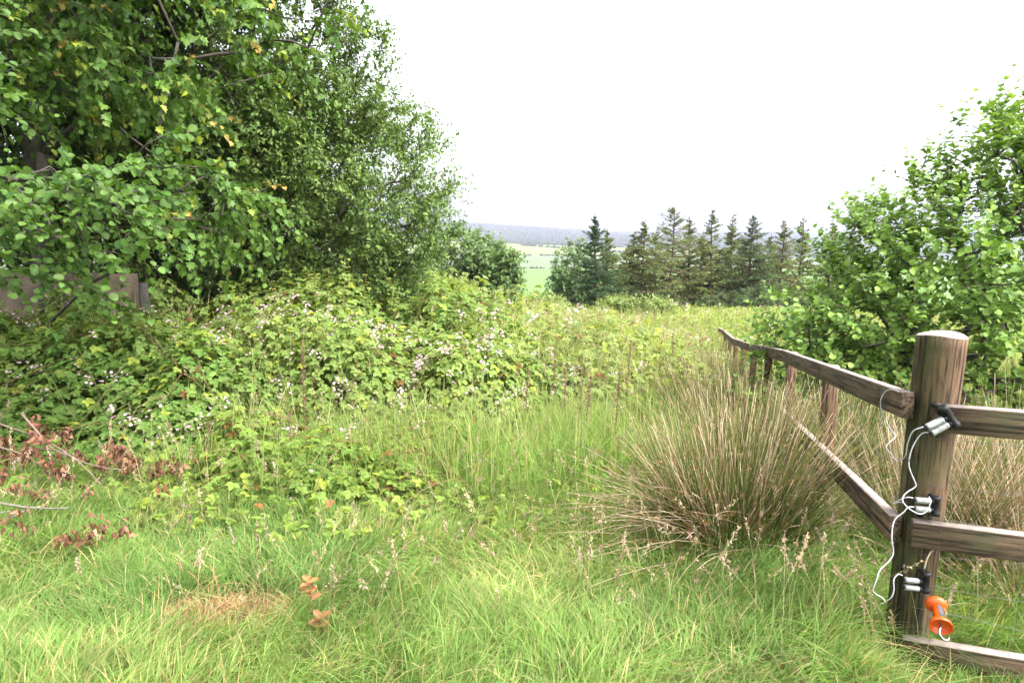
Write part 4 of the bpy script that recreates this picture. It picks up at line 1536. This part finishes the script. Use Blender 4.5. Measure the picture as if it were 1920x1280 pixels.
def insulator(label, tube_px, bar_px, Y, plate_px):
    """two pale ribbed tubes plugged into an upright black moulding screwed to the post"""
    c = at(*bar_px[0], Y)
    root = empty("insulator", c, label, "insulator", "insulators on the corner post")
    for (p0, p1, r) in tube_px:
        a0, a1 = at(*p0, Y), at(*p1, Y)
        pr = [(0, r * .72), (.03, r * .95), (.06, r)] + [(.08 + .8 * k / 9, r * (1 if k % 2 else .965)) for k in range(10)] + [(.92, r), (.97, r * .9), (1, r * .8)]
        V, F = lathe(pr, a0, a1, 18)
        Geo().add(V, F, (1, 1, 1)).build("tube", M_TUBE, root, True)
        V, F = lathe([(0, r * .55), (.5, r * .6), (1, r * .5)], a0 + (a0 - a1) * .09, a0 + (a1 - a0) * .02, 12)
        Geo().add(V, F, (1, 1, 1)).build("end_cap", M_BLACK, root, True)
        V, F = lathe([(0, r * .8), (.5, r * .85), (1, r * .6)], a1 - (a1 - a0) * .03, a1 + (a1 - a0) * .28, 12)
        Geo().add(V, F, (1, 1, 1)).build("socket", M_BLACK, root, True)
    b0, b1 = at(*bar_px[0], Y), at(*bar_px[1], Y)
    r = .0125
    V, F = lathe([(0, r * .8), (.03, r * 1.25), (.16, r * 1.25), (.2, r), (.8, r), (.84, r * 1.25), (.97, r * 1.25), (1, r * .8)], b0, b1, 16)
    gb = Geo().add(V, F, (1, 1, 1))
    u = unit(b1 - b0)
    s_ = unit(np.cross(u, [0, 1, 0]))
    for f in (.12, .5, .88):          # ribs back to the post
        m = b0 + (b1 - b0) * f
        V, F = lathe([(0, .008), (1, .010)], m, m + np.array([0, .06, 0]), 10)
        gb.add(V, F, (1, 1, 1))
    gb.build("bracket", M_BLACK, root, True)
    # back plate: rounded slab lying against the timber
    pc = [at(*q, Y + .035) for q in plate_px]
    V = np.array(pc + [q + np.array([0, .012, 0]) for q in pc])
    k = len(pc)
    i = np.arange(k)
    j = (i + 1) % k
    Geo().add(V, [i[None], (i[::-1] + k)[None], np.stack([i, i + k, j + k, j], 1)], (1, 1, 1)).build("back_plate", M_BLACK, root)
    return root


YI = 2.225
insulator("tilted insulator with two grey tubes at the end of the top right rail",
          [((1737, 801), (1768, 786), .0125), ((1746, 812), (1777, 795), .0125)], [(1766, 762), (1795, 800)], YI - .05,
          [(1758, 760), (1776, 758), (1802, 795), (1798, 806), (1782, 804)])
insulator("upright insulator with two white tubes above the middle right rail",
          [((1716, 937), (1744, 939), .0115), ((1715, 953), (1743, 955), .0115)], [(1755, 930), (1754, 966)], YI,
          [(1744, 924), (1762, 924), (1764, 968), (1724, 970), (1722, 962), (1744, 962)])
insulator("lowest insulator with two white tubes, half in the grass above the orange handle",
          [((1696, 1086), (1722, 1089), .0105), ((1696, 1100), (1722, 1103), .0105)], [(1737, 1072), (1736, 1110)], YI,
          [(1728, 1066), (1742, 1066), (1744, 1112), (1728, 1114)])


def cord(label, pts, Y0, r=.0021, n=60):
    P = spline([at(px, py, Y0 + dy) for px, py, dy in pts], n)
    g = Geo()
    tubes(g, P[None], np.full((1, n), r), np.array([1., 1, 1]), 6)
    tag(g.build("electric_cord", M_CORD, None, True), label, "cord", "white electric fence cords")


cord("white cord looped round the top left rail and hanging below it to the top insulator",
     [(1690, 736, .12), (1672, 730, .20), (1659, 735, .28), (1651, 752, .29), (1653, 770, .29), (1661, 790, .29), (1672, 808, .32), (1679, 818, .28), (1662, 836, .24), (1672, 852, .2), (1683, 864, .15), (1697, 855, .05), (1702, 830, .0), (1712, 808, -.03), (1731, 800, -.05)], 2.22, n=90)
cord("white cord from the top insulator curling round the middle insulator",
     [(1741, 810, -.03), (1728, 813, -.01), (1715, 830, 0), (1707, 850, 0), (1704, 870, 0), (1709, 888, 0), (1717, 907, 0), (1714, 914, 0), (1700, 923, 0), (1692, 935, -.01), (1698, 947, -.02), (1712, 958, -.03), (1726, 963, -.03), (1738, 957, -.03), (1745, 940, -.03), (1742, 931, -.03)], 2.215, n=90)
cord("white cord falling from the middle insulator into the grass by the post",
     [(1713, 950, .0), (1702, 951, 0), (1694, 960, 0), (1680, 971, 0), (1674, 985, -.01), (1672, 1010, -.02), (1675, 1035, -.02), (1668, 1050, -.03), (1650, 1068, -.04), (1644, 1085, -.05), (1637, 1105, -.05), (1642, 1113, -.04), (1654, 1120, -.03), (1659, 1128, -.02), (1650, 1132, 0)], 2.22, n=80)
cord("short white cord curving from the lowest insulator down into the grass",
     [(1692, 1078, 0), (1684, 1076, 0), (1676, 1086, -.01), (1676, 1105, -.02), (1672, 1118, -.02), (1664, 1125, -.01)], 2.225, n=40)
cord("short white cord end tied round the far left rail near the middle insulator",
     [(1712, 933, .0), (1700, 932, .01), (1686, 937, .03), (1675, 944, .05), (1684, 941, .04), (1694, 942, 0)], 2.225, n=40)

# orange gate handle hanging on the post, hook pointing down
hY = 2.2
top, bot = at(1754, 1128, hY), at(1764, 1172, hY - .10)
d = bot - top
hd = empty("gate_handle", top, "orange electric gate handle with grey grip and metal hook hanging on the post", "gate handle")
V, F = lathe([(-.02, .006), (0, .020), (.03, .0325), (.1, .0365), (.19, .0345), (.25, .022), (.27, .0165)], top, bot, 32)
Geo().add(V, F, (1, 1, 1)).build("top_flange", M_ORANGE, hd, True)
V, F = lathe([(.25, .0165), (.8, .0165), (.82, .018)], top, bot, 24)
Geo().add(V, F, (1, 1, 1)).build("shaft", M_ORANGE, hd, True)
# grip: a raised panel round the camera-side half of the shaft
u = unit(d)
r_ = unit(np.cross(u, [0, 1, 0]))
q_ = np.cross(u, r_)
if q_[1] > 0:
    q_ = -q_
th = np.linspace(-1.05, 1.05, 11)
rows = []
for t in np.linspace(.27, .78, 8):
    for rr in (.0182,):
        rows.append(top + d * t + rr * (np.sin(th)[:, None] * r_ + np.cos(th)[:, None] * q_))
V = np.concatenate(rows)
i = np.arange(88).reshape(8, 11)
F = np.stack([i[:-1, :-1], i[:-1, 1:], i[1:, 1:], i[1:, :-1]], -1).reshape(-1, 4)
Geo().add(V, F, (1, 1, 1)).build("grip", M_GREY, hd, True)
V, F = lathe([(.79, .017), (.84, .026), (.9, .033), (1.0, .0365), (1.06, .0375), (1.07, .035), (1.0, .0335), (.92, .028), (.88, .018), (.87, .004)], top, bot, 32)
Geo().add(V, F[:1] + F[2:], (1, 1, 1)).build("cup", M_ORANGE, hd, True)
hk = spline([top + d * .8, top + d * 1.0, at(1761, 1186, 2.08), at(1768, 1197, 2.07), at(1776, 1200, 2.065), at(1779, 1195, 2.07)], 24)
g = Geo()
tubes(g, hk[None], np.full((1, 24), .0042), np.array([1., 1, 1]), 10)
g.build("hook", M_STEEL, hd, True)
rp = spline([at(1757, 1026, 2.235), at(1746, 1034, 2.225), at(1738, 1048, 2.22), at(1733, 1066, 2.22)], 20)
g = Geo()
tubes(g, rp[None], np.full((1, 20), .0028), np.array([.42, .36, .24]), 6)
tag(g.build("frayed_rope", M_DRY, None, True), "short frayed tan rope tied above the lowest insulator", "rope")

# dog-eared taller grass around the foot of the post
